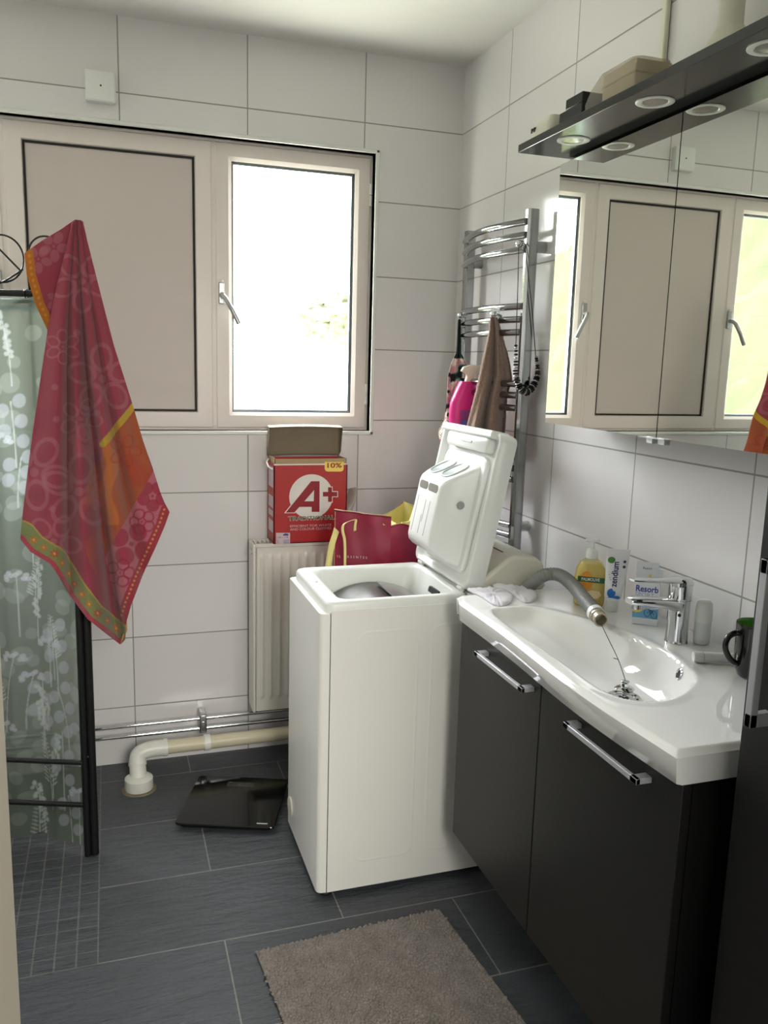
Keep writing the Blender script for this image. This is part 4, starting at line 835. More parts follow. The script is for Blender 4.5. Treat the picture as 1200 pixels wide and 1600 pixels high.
for x, zc, w_, h_ in ((0.02, 0.128, 0.014, 0.005), (0.0, 0.131, 0.0215, 0.008), (-0.03, 0.133, 0.019, 0.0055), (-0.07, 0.135, 0.016, 0.0035), (-0.11, 0.138, 0.014, 0.003), (-0.122, 0.139, 0.010, 0.002)):
    Lq.append([(fc[0] + x, fc[1] + w_ * math.cos(t), SZ + zc + h_ * math.sin(t)) for t in np.linspace(0, 2 * math.pi, 25)[:-1]])
lv.loops(Lq).build('lever', M['chrome'], FA, smooth=60)
MB().lathe([(0.0035, 0), (0.0035, 0.001)], (fc[0] - 0.0125, fc[1] - 0.0190, SZ + 0.062), 12, axis=(-0.55, -0.83, 0)).build('temperature_dot', M['dark'], FA)

# soap pump bottle
c0 = hit(919, 948, 'z', SZ); c0 = np.array((c0[0] + 0.012, c0[1] + 0.018, SZ)); T, r_, n_ = local(c0, VD)
SO = empty('soap_bottle', tuple(c0), 'clear pump bottle of yellow hand soap with an orange and green label', 'soap bottle')
def oval(w_, d_, z, n=36, p=0.75): return [T((w_ * np.sign(math.cos(t)) * abs(math.cos(t)) ** p, d_ * np.sign(math.sin(t)) * abs(math.sin(t)) ** p, z)) for t in np.linspace(0, 2 * math.pi, n + 1)[:-1]]
MB().loops([oval(0.032, 0.018, 0.0), oval(0.035, 0.021, 0.004), oval(0.037, 0.022, 0.03), oval(0.037, 0.022, 0.065), oval(0.033, 0.021, 0.090), oval(0.024, 0.019, 0.104)]).build('soap_filling', mat('yellow_soap', (226, 206, 122), 0.2, var=0.03, coat=0.5), SO, smooth=60)
MB().loops([oval(0.0335, 0.0195, 0.0), oval(0.0365, 0.0225, 0.004), oval(0.0385, 0.0235, 0.03), oval(0.0385, 0.0235, 0.065), oval(0.0345, 0.0225, 0.090), oval(0.026, 0.020, 0.106), oval(0.013, 0.013, 0.115), oval(0.012, 0.012, 0.122)]).build('bottle', clear_mat('clear_bottle', (244, 240, 214), 0.12, 0.05), SO, smooth=60)
pmt = M['white_plastic']; cT = lambda v: T(v)
MB().lathe([(0.014, 0.116), (0.0145, 0.120), (0.0145, 0.132), (0.010, 0.138), (0.006, 0.140)], (0, 0, 0), 24, T=cT).build('pump_collar', pmt, SO, smooth=50)
MB().lathe([(0.0042, 0.136), (0.0042, 0.157)], (0, 0, 0), 14, T=cT).build('pump_stem', pmt, SO)
MB().loops([[T(v) for v in ((-0.017, -0.006, z), (0.012, -0.008, z), (0.018, 0, z + 0.001), (0.012, 0.008, z), (-0.017, 0.006, z))] for z in (0.155, 0.1625)]).build('pump_head', pmt, SO, bevel=0.003, bseg=3)
def decal(poly, m, name, parent, T, off, bulge=0.0, W=0.04):
    b = MB(); b.loops([[T((x, off + e - bulge * (x / W) ** 2, z)) for x, z in poly] for e in (0.0, 0.0003)]); return b.build(name, m, parent, smooth=0)
def arcpts(cx, cz, rx, rz, a0=0, a1=360, n=24): return [(cx + rx * math.cos(math.radians(a)), cz + rz * math.sin(math.radians(a))) for a in np.linspace(a0, a1, n)]
org = mat('print_orange', (228, 150, 52), 0.5, var=0.12, vscale=120)
decal([(-0.026, 0.070), (-0.018, 0.084), (-0.008, 0.088), (0.0, 0.082), (0.006, 0.070), (0.004, 0.050), (-0.004, 0.040), (-0.012, 0.030), (-0.024, 0.042), (-0.031, 0.058)], org, 'orange_print', SO, T, 0.0236)
decal([(-0.022, 0.026), (-0.012, 0.036), (0.004, 0.042), (0.022, 0.040), (0.028, 0.030), (0.018, 0.022), (0.0, 0.020)], mat('print_cream', (236, 216, 170), 0.5), 'cream_print', SO, T, 0.0237)
decal([(-0.030, 0.062), (0.032, 0.060), (0.033, 0.073), (-0.030, 0.075)], mat('print_bottle_green', (34, 96, 62), 0.5), 'brand_band', SO, T, 0.0240)
b0 = T((-0.022, 0.0244, 0.0645)); lettering('lettering', 'PALMOLIVE', b0, r_, (0, 0, 1), 0.0105, wht, SO, 0.0001, 0.0002, sx=0.80)

# toothpaste tube standing on its cap
c0 = hit(955, 957, 'z', SZ); c0 = np.array((c0[0] + 0.008, c0[1] + 0.013, SZ)); T, r_, n_ = local(c0, VD)
TT_ = empty('toothpaste_tube', tuple(c0), 'white toothpaste tube with blue lettering, standing on its cap', 'toothpaste')
lean = lambda v: T((v[0] + 0.05 * v[2], v[1], v[2]))
def ov2(w_, d_, z, n=32): return [lean((w_ * math.cos(t), d_ * math.sin(t), z)) for t in np.linspace(0, 2 * math.pi, n + 1)[:-1]]
MB().loops([ov2(0.0135, 0.0125, 0.0), ov2(0.0145, 0.0135, 0.002), ov2(0.0150, 0.014, 0.024), ov2(0.014, 0.013, 0.0255)]).build('cap', M['white_plastic'], TT_, smooth=50)
tw = mat('tube_white', (232, 233, 235), 0.35, var=0.01)
MB().loops([ov2(0.015, 0.014, 0.026), ov2(0.0195, 0.016, 0.034), ov2(0.0215, 0.0145, 0.060), ov2(0.0235, 0.010, 0.090), ov2(0.0255, 0.005, 0.120), ov2(0.0262, 0.0015, 0.138), ov2(0.0262, 0.0012, 0.150)]).build('tube_body', tw, TT_, smooth=60)
sl_ = lambda v: (lambda q: q)(lean((v[0], 0.0166 - (v[2] - 0.034) * 0.128 + v[1], v[2])))
navy = mat('print_navy', (40, 40, 96), 0.5); bl2 = mat('print_bright_blue', (30, 110, 190), 0.5)
decal(arcpts(-0.006, 0.047, 0.0095, 0.0105), bl2, 'blue_disc', TT_, sl_, 0.0003)
decal([(-0.016, 0.036), (-0.002, 0.0355), (0.010, 0.0335), (0.016, 0.036), (0.012, 0.041), (0.004, 0.041)], bl2, 'blue_swoosh', TT_, sl_, 0.0006)
decal(arcpts(-0.014, 0.124, 0.0085, 0.0075), mat('print_leaf_green', (72, 130, 60), 0.5), 'green_badge', TT_, sl_, 0.0008)
for zc in (0.110, 0.122): decal(arcpts(0.016, zc, 0.0033, 0.0033), navy, 'round_symbol', TT_, sl_, 0.0012)
upv = np.array(sl_((0, 0, 0.12))) - np.array(sl_((0, 0, 0.06))); upv /= np.linalg.norm(upv)
lettering('lettering', 'zendium', np.array(sl_((0.0035, 0.0012, 0.062))), upv, -r_, 0.0205, navy, TT_, 0.0002, 0.0004, sx=0.86)
dd_ = MB()
for zx, zz__ in ((-0.0135, 0.083), (-0.0155, 0.090), (-0.011, 0.078)): dd_.lathe([(0.0009, 0), (0.0009, 0.0003)], (0, 0, 0), 8, T=lambda v, zx=zx, zz__=zz__: sl_((zx + v[0], 0.0012 + v[2], zz__ + v[1])))
dd_.build('lettering_dots', navy, TT_)

# effervescent tablet carton
c0 = hit(1010, 977, 'z', SZ); T, r_, n_ = local((c0[0] - 0.004 + 0.0, c0[1] + 0.003, SZ), (-0.62, -0.78))
MBX = empty('tablet_carton', tuple(T((0, -0.02, 0))), 'white and blue carton of rehydration tablets, open at the top, behind the tap', 'box')
wc = mat('carton_white', (228, 230, 234), 0.45, var=0.01); grcol = mat('carton_lilac', (176, 182, 206), 0.5); sky = mat('carton_sky_blue', (110, 170, 208), 0.5, var=0.08, vscale=40)
hw = 0.0275
MB().box((-hw, -0.045, 0), (hw, 0, 0.100), T).build('carton', wc, MBX, bevel=0.0008)
bkf = MB(); bkf.box((-hw, -0.0452, 0.100), (hw * 0.75, -0.0440, 0.135), T); bkf.build('top_flap', wc, MBX)
MB().box((hw * 0.2, -0.043, 0.100), (hw * 1.1, -0.040, 0.122), T).build('tuck_flap', wc, MBX)
decal([(-hw, 0.004 + 0.036), (-hw, 0.016), (hw, 0.016), (hw, 0.040), (0.004, 0.036)], sky, 'blue_print', MBX, T, 0.0002)
decal([(-hw, 0.036), (-hw, 0.066), (hw, 0.060), (hw, 0.044), (0.0, 0.036)], grcol, 'lilac_print', MBX, T, 0.0004)
decal([(-hw, 0.034), (-0.004, 0.036), (-0.010, 0.030), (-0.020, 0.028), (-hw, 0.030)], yel, 'yellow_print', MBX, T, 0.0007)
decal([(0.002, 0.1085), (0.018, 0.103), (0.018, 0.101), (0.0, 0.101)], yel, 'yellow_flap_print', MBX, lambda v: T((v[0], v[1] - 0.0435, v[2])), 0.0002)
lettering('lettering', 'Resorb', T((-0.0245, 0.0006, 0.0765)), r_, (0, 0, 1), 0.0200, blu, MBX, 0.0001, 0.0004, sx=0.84)
lettering('lettering', 'SPORT', T((-0.0245, 0.0006, 0.0645)), r_, (0, 0, 1), 0.0140, mat('print_grey_blue', (150, 170, 190), 0.5), MBX, 0.0001, 0.0, sx=0.98)
lettering('lettering', 'Resorb', T((-0.014, -0.0435, 0.118)), r_, (0, 0, 1), 0.0080, blu, MBX, 0.0001, 0.0, sx=0.9)
bkw = MB(); dn_ = mat('print_dark_blue', (24, 60, 100), 0.5)
for cx_, cz_ in ((0.004, 0.029), (0.019, 0.026)):
    pts = [T((cx_ + 0.0062 * math.cos(t), 0.0011, cz_ + 0.0085 * math.sin(t))) for t in np.linspace(0, 2 * math.pi, 25)]; bkw.tube(pts, 0.0005, 5)
for p, q in (((0.004, 0.029), (0.012, 0.036)), ((0.019, 0.026), (0.012, 0.036)), ((0.010, 0.026), (0.012, 0.036)), ((0.010, 0.026), (0.017, 0.037)), ((0.006, 0.038), (0.012, 0.036))): bkw.tube([T((p[0], 0.0011, p[1])), T((q[0], 0.0011, q[1]))], 0.0006, 5)
bkw.build('bicycle_print', dn_, MBX)

# roll-on deodorant
c0 = hit(1099, 1009, 'z', SZ); c0 = np.array((c0[0] + 0.006, c0[1] + 0.015, SZ))
RO = empty('roll_on_deodorant', tuple(c0), 'small roll-on deodorant with a white cap and frosted bottle, right of the tap', 'deodorant')
MB().lathe([(0.013, 0), (0.0165, 0.003), (0.0172, 0.02), (0.0165, 0.045), (0.0162, 0.050)], c0, 32).build('bottle', mat('frosted_bottle', (214, 220, 220), 0.35, var=0.02, coat=0.3), RO, smooth=60)
MB().lathe([(0.0172, 0.048), (0.0178, 0.052), (0.0172, 0.075), (0.0155, 0.088), (0.0115, 0.093), (0.001, 0.094)], c0, 32).build('cap', M['white_plastic'], RO, smooth=60)
T, r_, n_ = local(c0, VD)
decal([(-0.006, 0.010), (0.0, 0.008), (0.006, 0.011), (0.006, 0.016), (0.0, 0.018), (-0.006, 0.015)], mat('print_pink', (226, 150, 165), 0.5), 'flower_print', RO, T, 0.0172, 0.003, 0.006)
decal([(-0.008, 0.040), (0.008, 0.040), (0.008, 0.0425), (-0.008, 0.0425)], navy, 'brand_print', RO, T, 0.0172, 0.0035, 0.008)
# lying tube
a, c = hit(1083, 1026, 'z', SZ + 0.011), hit(1160, 1029, 'z', SZ + 0.011)
LT = empty('lying_tube', tuple((a + c) / 2 - (0, 0, 0.011)), 'slim white cream tube lying on the basin in front of the deodorant', 'tube')
dv = (c - a) / np.linalg.norm(c - a)
MB().tube([a, a + dv * 0.004, a + dv * 0.018], [0.0095, 0.0108, 0.0108], 24).build('cap', M['white_plastic'], LT)
MB().tube([a + dv * 0.019, a + dv * 0.10], [0.0104, 0.0098], 24).build('tube_body', tw, LT)
MB().box((-0.004, -0.002, 0), (0.004, 0.002, 0.0006), lambda v: tuple(a + dv * (0.085 + v[0]) + np.array((-0.006, -0.0065, 0.0035)) + np.array((0, v[1], v[2])))).build('print_mark', M['dark'], LT)
# mug
c0 = np.array((-0.070, -1.672, SZ))
MG = empty('mug', tuple(c0), 'black mug with a green inside, standing at the right end of the basin', 'mug')
MB().lathe([(0.026, 0), (0.029, 0.003), (0.034, 0.018), (0.0365, 0.04), (0.0375, 0.098), (0.0378, 0.101), (0.0372, 0.103)], c0, 48, capt=False).build('cup', M['black_gloss'], MG, smooth=60)
MB().lathe([(0.0371, 0.103), (0.0362, 0.102), (0.035, 0.096), (0.034, 0.04), (0.030, 0.010), (0.001, 0.008)], c0, 48, capb=False, capt=False).build('inside_glaze', mat('green_glaze', (84, 140, 48), 0.15, coat=0.4), MG, smooth=60)
hd_ = np.array((-0.93, 0.10, 0)); hd_ /= np.linalg.norm(hd_)
hp_ = [c0 + hd_ * r + np.array((0, 0, z)) for r, z in ((0.034, 0.084), (0.046, 0.086), (0.060, 0.078), (0.064, 0.060), (0.056, 0.042), (0.044, 0.030), (0.034, 0.026))]
MB().tube(catmull(hp_, 6), 0.0055, 14).build('handle', M['black_gloss'], MG, smooth=60)

# drain hose
gh = mat('grey_hose', (126, 127, 124), 0.45, var=0.03)
hpts = [hit(812, 945, 'z', 0.70), hit(822, 925, 'z', 0.80), hit(832, 912, 'z', 0.862), hit(850, 899, 'z', 0.890), hit(872, 898, 'z', 0.897), hit(893, 912, 'z', 0.893), hit(912, 935, 'z', 0.882), hit(932, 960, 'z', 0.870)]
hpts[0] = np.array((hpts[2][0] + 0.0, -0.975, 0.72)); hpts[1] = np.array((hpts[2][0] + 0.0, -0.980, 0.82))
hc = catmull(hpts, 16)
DHs = empty('drain_hose', tuple(hpts[2]), 'grey drain hose of the washing machine, its end resting over the basin bowl', 'hose')
hb_ = MB(); n_h = 240; hr = resample(hc, n_h); hb_.tube(hr, [0.0162 + 0.0009 * math.sin(i * 1.9) for i in range(n_h)], 18); hb_.build('hose', gh, DHs, smooth=80)
dv = hr[-1] - hr[-6]; dv /= np.linalg.norm(dv)
MB().tube([hr[-1] - dv * 0.012, hr[-1] + dv * 0.002], 0.0185, 24).build('hose_clamp', M['white_plastic'], DHs)
E1 = hr[-1] + dv * 0.026
eb = MB(); eb.lathe([(0.0165, 0), (0.0168, 0.012), (0.0150, 0.013), (0.0150, 0.024), (0.0160, 0.025), (0.0160, 0.030), (0.0125, 0.030), (0.0120, 0.004)], hr[-1], 24, axis=dv, capt=True); eb.build('threaded_end', mat('old_fitting', (168, 158, 138), 0.35, 0.3, var=0.12, vscale=200), DHs, smooth=40)
E2 = hr[-1] + dv * 0.028
# thread from the hose to the plug
pA = E2 + np.array((0.002, -0.002, -0.012)); pB = np.array((DRX, DRY, DRZ + 0.038)); mid = (pA * 0.35 + pB * 0.65) + np.array((0.004, 0.0, 0.0))
thp = catmull([pA, pA * 0.7 + pB * 0.3 + (0.002, 0, 0), mid, pB], 8); tb = MB(); tb.tube(thp, 0.0008, 6); tb.tube([mid, mid + (-0.010, 0.002, 0.003)], 0.0008, 6); o = tb.build('string', cord, loc=tuple(pB)); tag(o, 'thin dark string running from the hose end down to the basin plug', 'string')

# baby socks
sk = mat('white_cotton', (214, 210, 216), 0.95, var=0.04, vscale=60, bump=0.0012, bscale=300, sheen=0.3)
def sock(pts, name, label, grp, seed):
    c = catmull([tuple(p) for p in pts], 10, True); c = np.array(c); cen = c.mean(0); r = np.random.default_rng(seed); Lk = []
    for k, h in ((1.0, 0.0), (1.02, 0.004), (0.97, 0.010), (0.80, 0.0135), (0.5, 0.0145), (0.2, 0.013)):
        Lk.append([(cen[0] + (p[0] - cen[0]) * k, cen[1] + (p[1] - cen[1]) * k, SZ + h * 0.6 + (0.0014 * math.sin(i * 0.55 + seed) + 0.0010 * math.sin(i * 1.3 + k * 5)) * (k < 1)) for i, p in enumerate(c)])
    o = MB().loops(Lk).build(name, sk, loc=(cen[0], cen[1], SZ), smooth=80); return tag(o, label, 'sock', grp)
P_ = lambda x, y: hit(720 + x / 6.667, 870 + y / 6.667, 'z', SZ)
sock([P_(70, 350), P_(200, 415), P_(330, 500), P_(420, 520), P_(520, 480), P_(530, 410), P_(430, 355), P_(300, 335), P_(180, 345)], 'sock', 'white baby sock nearest the washing machine, on the basin corner', 'baby socks', 1)
sock([P_(340, 310), P_(400, 300), P_(560, 320), P_(690, 320), P_(790, 390), P_(780, 450), P_(700, 480), P_(630, 465), P_(500, 380), P_(400, 345)], 'sock', 'white baby sock nearer the grey hose, on the basin corner', 'baby socks', 4)

# ================================================================== BATHROOM SCALE
SCx, SCy = -0.862, -0.398; sa = math.radians(-20)
TSc = lambda v: (SCx + v[0] * math.cos(sa) - v[1] * math.sin(sa), SCy + v[0] * math.sin(sa) + v[1] * math.cos(sa), v[2])
SL = empty('bathroom_scale', (SCx, SCy, 0), 'black glass bathroom scale lying askew on the dark floor', 'scale')
MB().loops([rrect(-0.150, 0.150, -0.148, 0.148, 0.012, 0.016, 5, TSc), rrect(-0.152, 0.152, -0.150, 0.150, 0.014, 0.020, 5, TSc), rrect(-0.150, 0.150, -0.148, 0.148, 0.012, 0.0235, 5, TSc)]).build('glass_plate', M['scale_glass'], SL, smooth=50)
MB().loops([rrect(-0.140, 0.140, -0.138, 0.138, 0.015, 0.005, 4, TSc), rrect(-0.143, 0.143, -0.141, 0.141, 0.015, 0.016, 4, TSc)]).build('base', M['black_metal'], SL)
MB().loops([rrect(-0.045, 0.045, 0.085, 0.115, 0.003, 0.0236, 3, TSc), rrect(-0.045, 0.045, 0.085, 0.115, 0.003, 0.0239, 3, TSc)]).build('display', mat('lcd_dark', (48, 54, 52), 0.2), SL)
MB().box((0.095, -0.134, 0.0236), (0.128, -0.128, 0.0239), TSc).build('brand_mark', mat('silver_print', (170, 172, 174), 0.4), SL)
for a, c in ((-.11, -.11), (.11, -.11), (-.11, .11), (.11, .11)): MB().lathe([(0.014, 0), (0.014, 0.006)], (0, 0, 0), 14, T=lambda v, a=a, c=c: TSc((v[0] + a, v[1] + c, v[2]))).build('foot', M['dark'], SL)

# ================================================================== BATH MAT
def rug():
    rm = bpy.data.materials.new('taupe_chenille'); rm.use_nodes = True; k = NT(rm); p = k.n['Principled BSDF']; P, x, y, z = k.pos()
    c = k.mix(k.noise(P, 22, 5, 0.75), rgba((98, 91, 86)), rgba((180, 170, 163))); c = k.mix(k.math('MULTIPLY', k.noise(P, 420, 2), 0.5), c, rgba((66, 60, 56)))
    k.l.new(c, p.inputs['Base Color']); p.inputs['Roughness'].default_value = 1.0; p.inputs['Sheen Weight'].default_value = 0.15
    k.l.new(k.bump(k.noise(P, 700, 2), 0.0015), p.inputs['Normal'])
    R0 = empty('bath_mat', (-0.66, -1.48, 0), 'taupe chenille bath mat lying on the dark tiles in the foreground', 'bath mat')
    q = [hit(398, 1483, 'z', 0.012), hit(687, 1417, 'z', 0.012)]; A, B = q[0], q[1]; e = np.array((B[0] - A[0], B[1] - A[1])); e /= np.linalg.norm(e); f = np.array((e[1], -e[0]))
    f = f + e * 0.04; wd = float(np.hypot(B[0] - A[0], B[1] - A[1])); ln_ = 0.80
    b = MB(); b.loops([[(A[0] + e[0] * u * wd + f[0] * v * ln_, A[1] + e[1] * u * wd + f[1] * v * ln_, z) for u, v in ((0.005, 0.003), (0.995, 0.003), (0.995, 0.997), (0.005, 0.997))] for z in (0.001, 0.007)])
    b.build('backing', rm, R0)
    vs, fs = [], []; nx, ny = int(wd / 0.0082), int(ln_ / 0.0074)
    for j in range(ny):
        for i in range(nx):
            u = (i + 0.5 + random.uniform(-.35, .35)) * 0.0082; v = (j + 0.5 + random.uniform(-.2, .2)) * 0.0074
            if not (0.002 < u < wd - 0.002): continue
            cx_, cy_ = A[0] + e[0] * u + f[0] * v, A[1] + e[1] * u + f[1] * v; rr_ = random.uniform(0.0034, 0.0050); h = random.uniform(0.010, 0.0135)
            lx, ly = random.uniform(-.005, .005), random.uniform(-.005, .003); o_ = len(vs)
            for k_ in range(5): a_ = k_ * 1.2566; vs.append((cx_ + rr_ * .8 * math.cos(a_), cy_ + rr_ * .8 * math.sin(a_), 0.005))
            for k_ in range(5): a_ = k_ * 1.2566; vs.append((cx_ + lx * .7 + rr_ * math.cos(a_), cy_ + ly * .7 + rr_ * math.sin(a_), h * .72))
            vs.append((cx_ + lx, cy_ + ly, h))
            for k_ in range(5):
                n_k = (k_ + 1) % 5; fs.append((o_ + k_, o_ + n_k, o_ + 5 + n_k, o_ + 5 + k_)); fs.append((o_ + 5 + k_, o_ + 5 + n_k, o_ + 10))
    b = MB(); b.v = vs; b.f = fs; o = b.build('pile', rm, R0, smooth=80); o['kind'] = 'stuff'
rug()

# ================================================================== FOLDING SCREEN with sheer curtain
PA = np.array((-1.300, -0.552)); ang = math.radians(180 - 20); U2 = np.array((math.cos(ang), math.sin(ang)))
nv = np.array((U2[1], -U2[0]))       # points away from the room's far wall or towards it
if nv[1] > 0: nv = -nv                # towards the camera
def SCR(u, z, off=0.0): return (PA[0] + U2[0] * u + nv[0] * off, PA[1] + U2[1] * u + nv[1] * off, z)
FS = empty('folding_screen', (PA[0] - 0.2, PA[1] + 0.07, 0), 'black metal folding screen with wire scrollwork on top, at the left of the photo', 'folding screen')
SWd = 0.52; ZR = 1.556
for u in (0.0, SWd): MB().tube([SCR(u, 0.0), SCR(u, 1.70)], 0.0095, 12).build('post', M['black_metal'], FS)
MB().tube([(-1.281, -0.548, 0.0), (-1.281, -0.548, 1.722)], 0.0115, 12).build('post', M['black_metal'], FS)
MB().tube([(-1.74, -0.26, 0.0), (-1.74, -0.26, 1.722)], 0.0115, 12).build('post', M['black_metal'], FS)
for z in (0.278, 0.152, 1.56): MB().tube([(-1.281, -0.548, z - 0.02), (-1.74, -0.26, z - 0.02)], 0.006, 8).build('rear_rung', M['black_metal'], FS)
for z in (0.283, 0.155): MB().tube([SCR(0, z), SCR(SWd, z)], 0.0072, 10).build('rung', M['black_metal'], FS)
MB().tube([SCR(0, ZR), SCR(SWd, ZR)], 0.0085, 12).build('top_rail', M['black_metal'], FS)
for z in (0.30, 1.50): MB().tube([SCR(0, z), (-1.281, -0.548, z)], 0.006, 8).build('hinge', M['black_metal'], FS)
def ring(u, z, r, a0=0, a1=360, rr_=0.0024): return MB().tube([SCR(u + r * math.cos(math.radians(a)), z + r * math.sin(math.radians(a))) for a in np.linspace(a0, a1, 40)], rr_, 8)
ring(0.165, 1.640, 0.058).build('scroll', M['black_metal'], FS); ring(0.052, 1.655, 0.042, -60, 250).build('scroll', M['black_metal'], FS)
MB().tube([SCR(0.115, 1.610), SCR(0.205, 1.700)], 0.0024, 8).build('scroll', M['black_metal'], FS)
MB().tube(catmull([SCR(0.110, 1.615), SCR(0.16, 1.585), SCR(0.21, 1.565)], 8), 0.0024, 8).build('scroll', M['black_metal'], FS)
for u0 in (0.30, 0.42): ring(u0, 1.640, 0.055).build('scroll', M['black_metal'], FS)

# curtain
nu, nz = 260, 560
uu, zz2 = np.meshgrid(np.linspace(-0.004, SWd + 0.0, nu), np.linspace(0, 1, nz))
zt = ZR - 0.008 - 0.0 * uu; zb2 = 0.018 + 0.03 * smooth01((uu - 0.10) / 0.06) + 0.012 * np.sin(uu * 22)
Zc = zt * (1 - zz2) + zb2 * zz2
fold = 0.012 * np.sin(uu * 34 + 0.8 * np.sin(zz2 * 3)) * (0.55 + 0.45 * zz2) + 0.005 * np.sin(uu * 71 + 1.0)
Cp = np.stack([PA[0] + U2[0] * uu + nv[0] * (fold - 0.022), PA[1] + U2[1] * uu + nv[1] * (fold - 0.022), Zc], -1)
base = np.tile(np.r_[lin((112, 124, 112)), 0.72], (nz, nu, 1)); r = np.random.default_rng(21)
def blend(mask, col, a, op): 
    global base
    m = np.clip(mask, 0, 1)[..., None] * op; base = base * (1 - m) + np.r_[lin(col), a] * m
Uq, Zq = uu, Zc
def disk(cx, cz, rx, rz, th=0.0):
    dx, dz = Uq - cx, Zq - cz; a = dx * math.cos(th) + dz * math.sin(th); b = -dx * math.sin(th) + dz * math.cos(th); return smooth01((1 - np.sqrt((a / rx) ** 2 + (b / rz) ** 2)) * rx / 0.003)
for i in range(110): blend(disk(r.uniform(0, .5), r.uniform(0.05, 1.5), r.uniform(.016, .03), r.uniform(.018, .034), r.uniform(0, 3)), (168, 178, 170), 0.88, 0.34)
def stem(cx, cz, L_, lean, kind):
    t = (Zq - cz) / L_; on = (t > 0) & (t < 1); xx = cx + lean * t * t; blend(on * smooth01((0.0022 - abs(Uq - xx)) / 0.0012), (186, 194, 188), 0.92, 0.7)
    for k in range(26):
        s_ = 0.35 + 0.65 * k / 26; px2, pz2 = cx + lean * s_ * s_, cz + L_ * s_
        if kind == 0: blend(disk(px2 + r.uniform(-.011, .011), pz2, .0065, .0075), (190, 198, 194), 0.93, 0.7)
        elif kind == 1:
            sg = 1 if k % 2 else -1; blend(disk(px2 + sg * .014 * (1.3 - s_), pz2 + .004, .016 * (1.2 - s_), .0032, sg * 0.7), (184, 194, 190), 0.92, 0.65)
    if kind == 2:
        for k in range(9): blend(disk(cx + lean + .026 * math.cos(k * .75), cz + L_ + .010 * math.sin(k * 1.3), .009, .008), (192, 196, 202), 0.93, 0.7)
    if kind == 3:
        for k in range(5): blend(disk(cx + lean * (k / 5) + (.022 if k % 2 else -.018), cz + L_ * (.4 + .15 * k), .017, .021, .3), (176, 182, 188), 0.92, 0.6)
for i in range(58): stem(r.uniform(0.0, .5), 0.0 + (i % 9) * 0.165 + r.uniform(-.05, .05), r.uniform(.13, .25), r.uniform(-.035, .035), i % 4)
# darker header tape and paler top of the sheer
hd2 = (ZR - Zq > 0.028) & (ZR - Zq < 0.042); blend(hd2, (96, 110, 104), 0.97, 0.85)
o = MB().grid(Cp).build('sheer_curtain', vcmat('printed_sheer_fabric', 0.85, trans=0.62, alpha=0.5), FS, smooth=80)
o.data.color_attributes.new('Col', 'FLOAT_COLOR', 'POINT').data.foreach_set('color', base.astype(np.float32).ravel())
for u in (0.02, 0.105, 0.19, 0.27, 0.35, 0.43, 0.50): MB().tube([SCR(u + 0.014 * math.cos(a) * 0 , ZR + 0.0115 * math.sin(a), 0.0115 * math.cos(a)) for a in np.linspace(0, 2 * math.pi, 20)], 0.0016, 6).build('tie_ring', M['black_metal'], FS)

# ================================================================== RED TOWEL draped over the screen's post
TY = -0.585
Ltop = (113, 350)
left = [(112, 349), (104, 385), (88, 450), (75, 515), (64, 590), (52, 670), (42, 750), (36, 800), (32, 842)]
right = [(130, 347), (136, 375), (150, 430), (165, 490), (178, 540), (194, 590), (210, 642), (224, 690), (238, 730), (250, 768), (257, 785), (265, 800)]
top = [(112, 349), (118, 343), (126, 344), (130, 347)]
bot = [(32, 842), (48, 862), (78, 880), (92, 900), (110, 930), (126, 952), (138, 968), (160, 985), (188, 1007), (195, 1000), (197, 972), (205, 945), (222, 900), (240, 862), (258, 820), (265, 800)]
NS, NTt = 230, 560
P2 = coons(left, right, top, bot, NS, NTt); ss, tt = np.meshgrid(np.linspace(0, 1, NS), np.linspace(0, 1, NTt)); X2, Y2 = P2[..., 0], P2[..., 1]
def bumpf(c, w): return np.exp(-((ss - c) / w) ** 2)
env = 0.10 + 0.90 * smooth01(tt / 0.7)
dpt = env * (0.030 * bumpf(0.15, 0.10) + 0.026 * bumpf(0.38, 0.06) - 0.034 * bumpf(0.50, 0.035) + 0.030 * bumpf(0.66, 0.10) + 0.018 * bumpf(0.86, 0.07) - 0.016 * bumpf(0.265, 0.03) - 0.010 * bumpf(0.78, 0.03)) + 0.0016 * norm_noise(X2, Y2, 0.08, 31) * env
dpt = dpt * 1.7 + 0.010 * (1 - smooth01(tt / 0.05))
def seg_dist(ax_, ay_, bx_, by_):
    dx, dy = bx_ - ax_, by_ - ay_; t = np.clip(((X2 - ax_) * dx + (Y2 - ay_) * dy) / (dx * dx + dy * dy), 0, 1); return np.hypot(X2 - ax_ - t * dx, Y2 - ay_ - t * dy)
def in_poly(poly):
    c = np.zeros(X2.shape, bool)
    for i in range(len(poly)):
        (x1_, y1_), (x2_, y2_) = poly[i], poly[(i + 1) % len(poly)]
        if y1_ == y2_: continue
        c ^= ((y1_ > Y2) != (y2_ > Y2)) & (X2 < (x2_ - x1_) * (Y2 - y1_) / (y2_ - y1_) + x1_)
    return c
def paint(cc, mask, col, op=1.0):
    m = np.clip(np.asarray(mask, float), 0, 1)[..., None] * op; return cc * (1 - m) + lin(col) * m
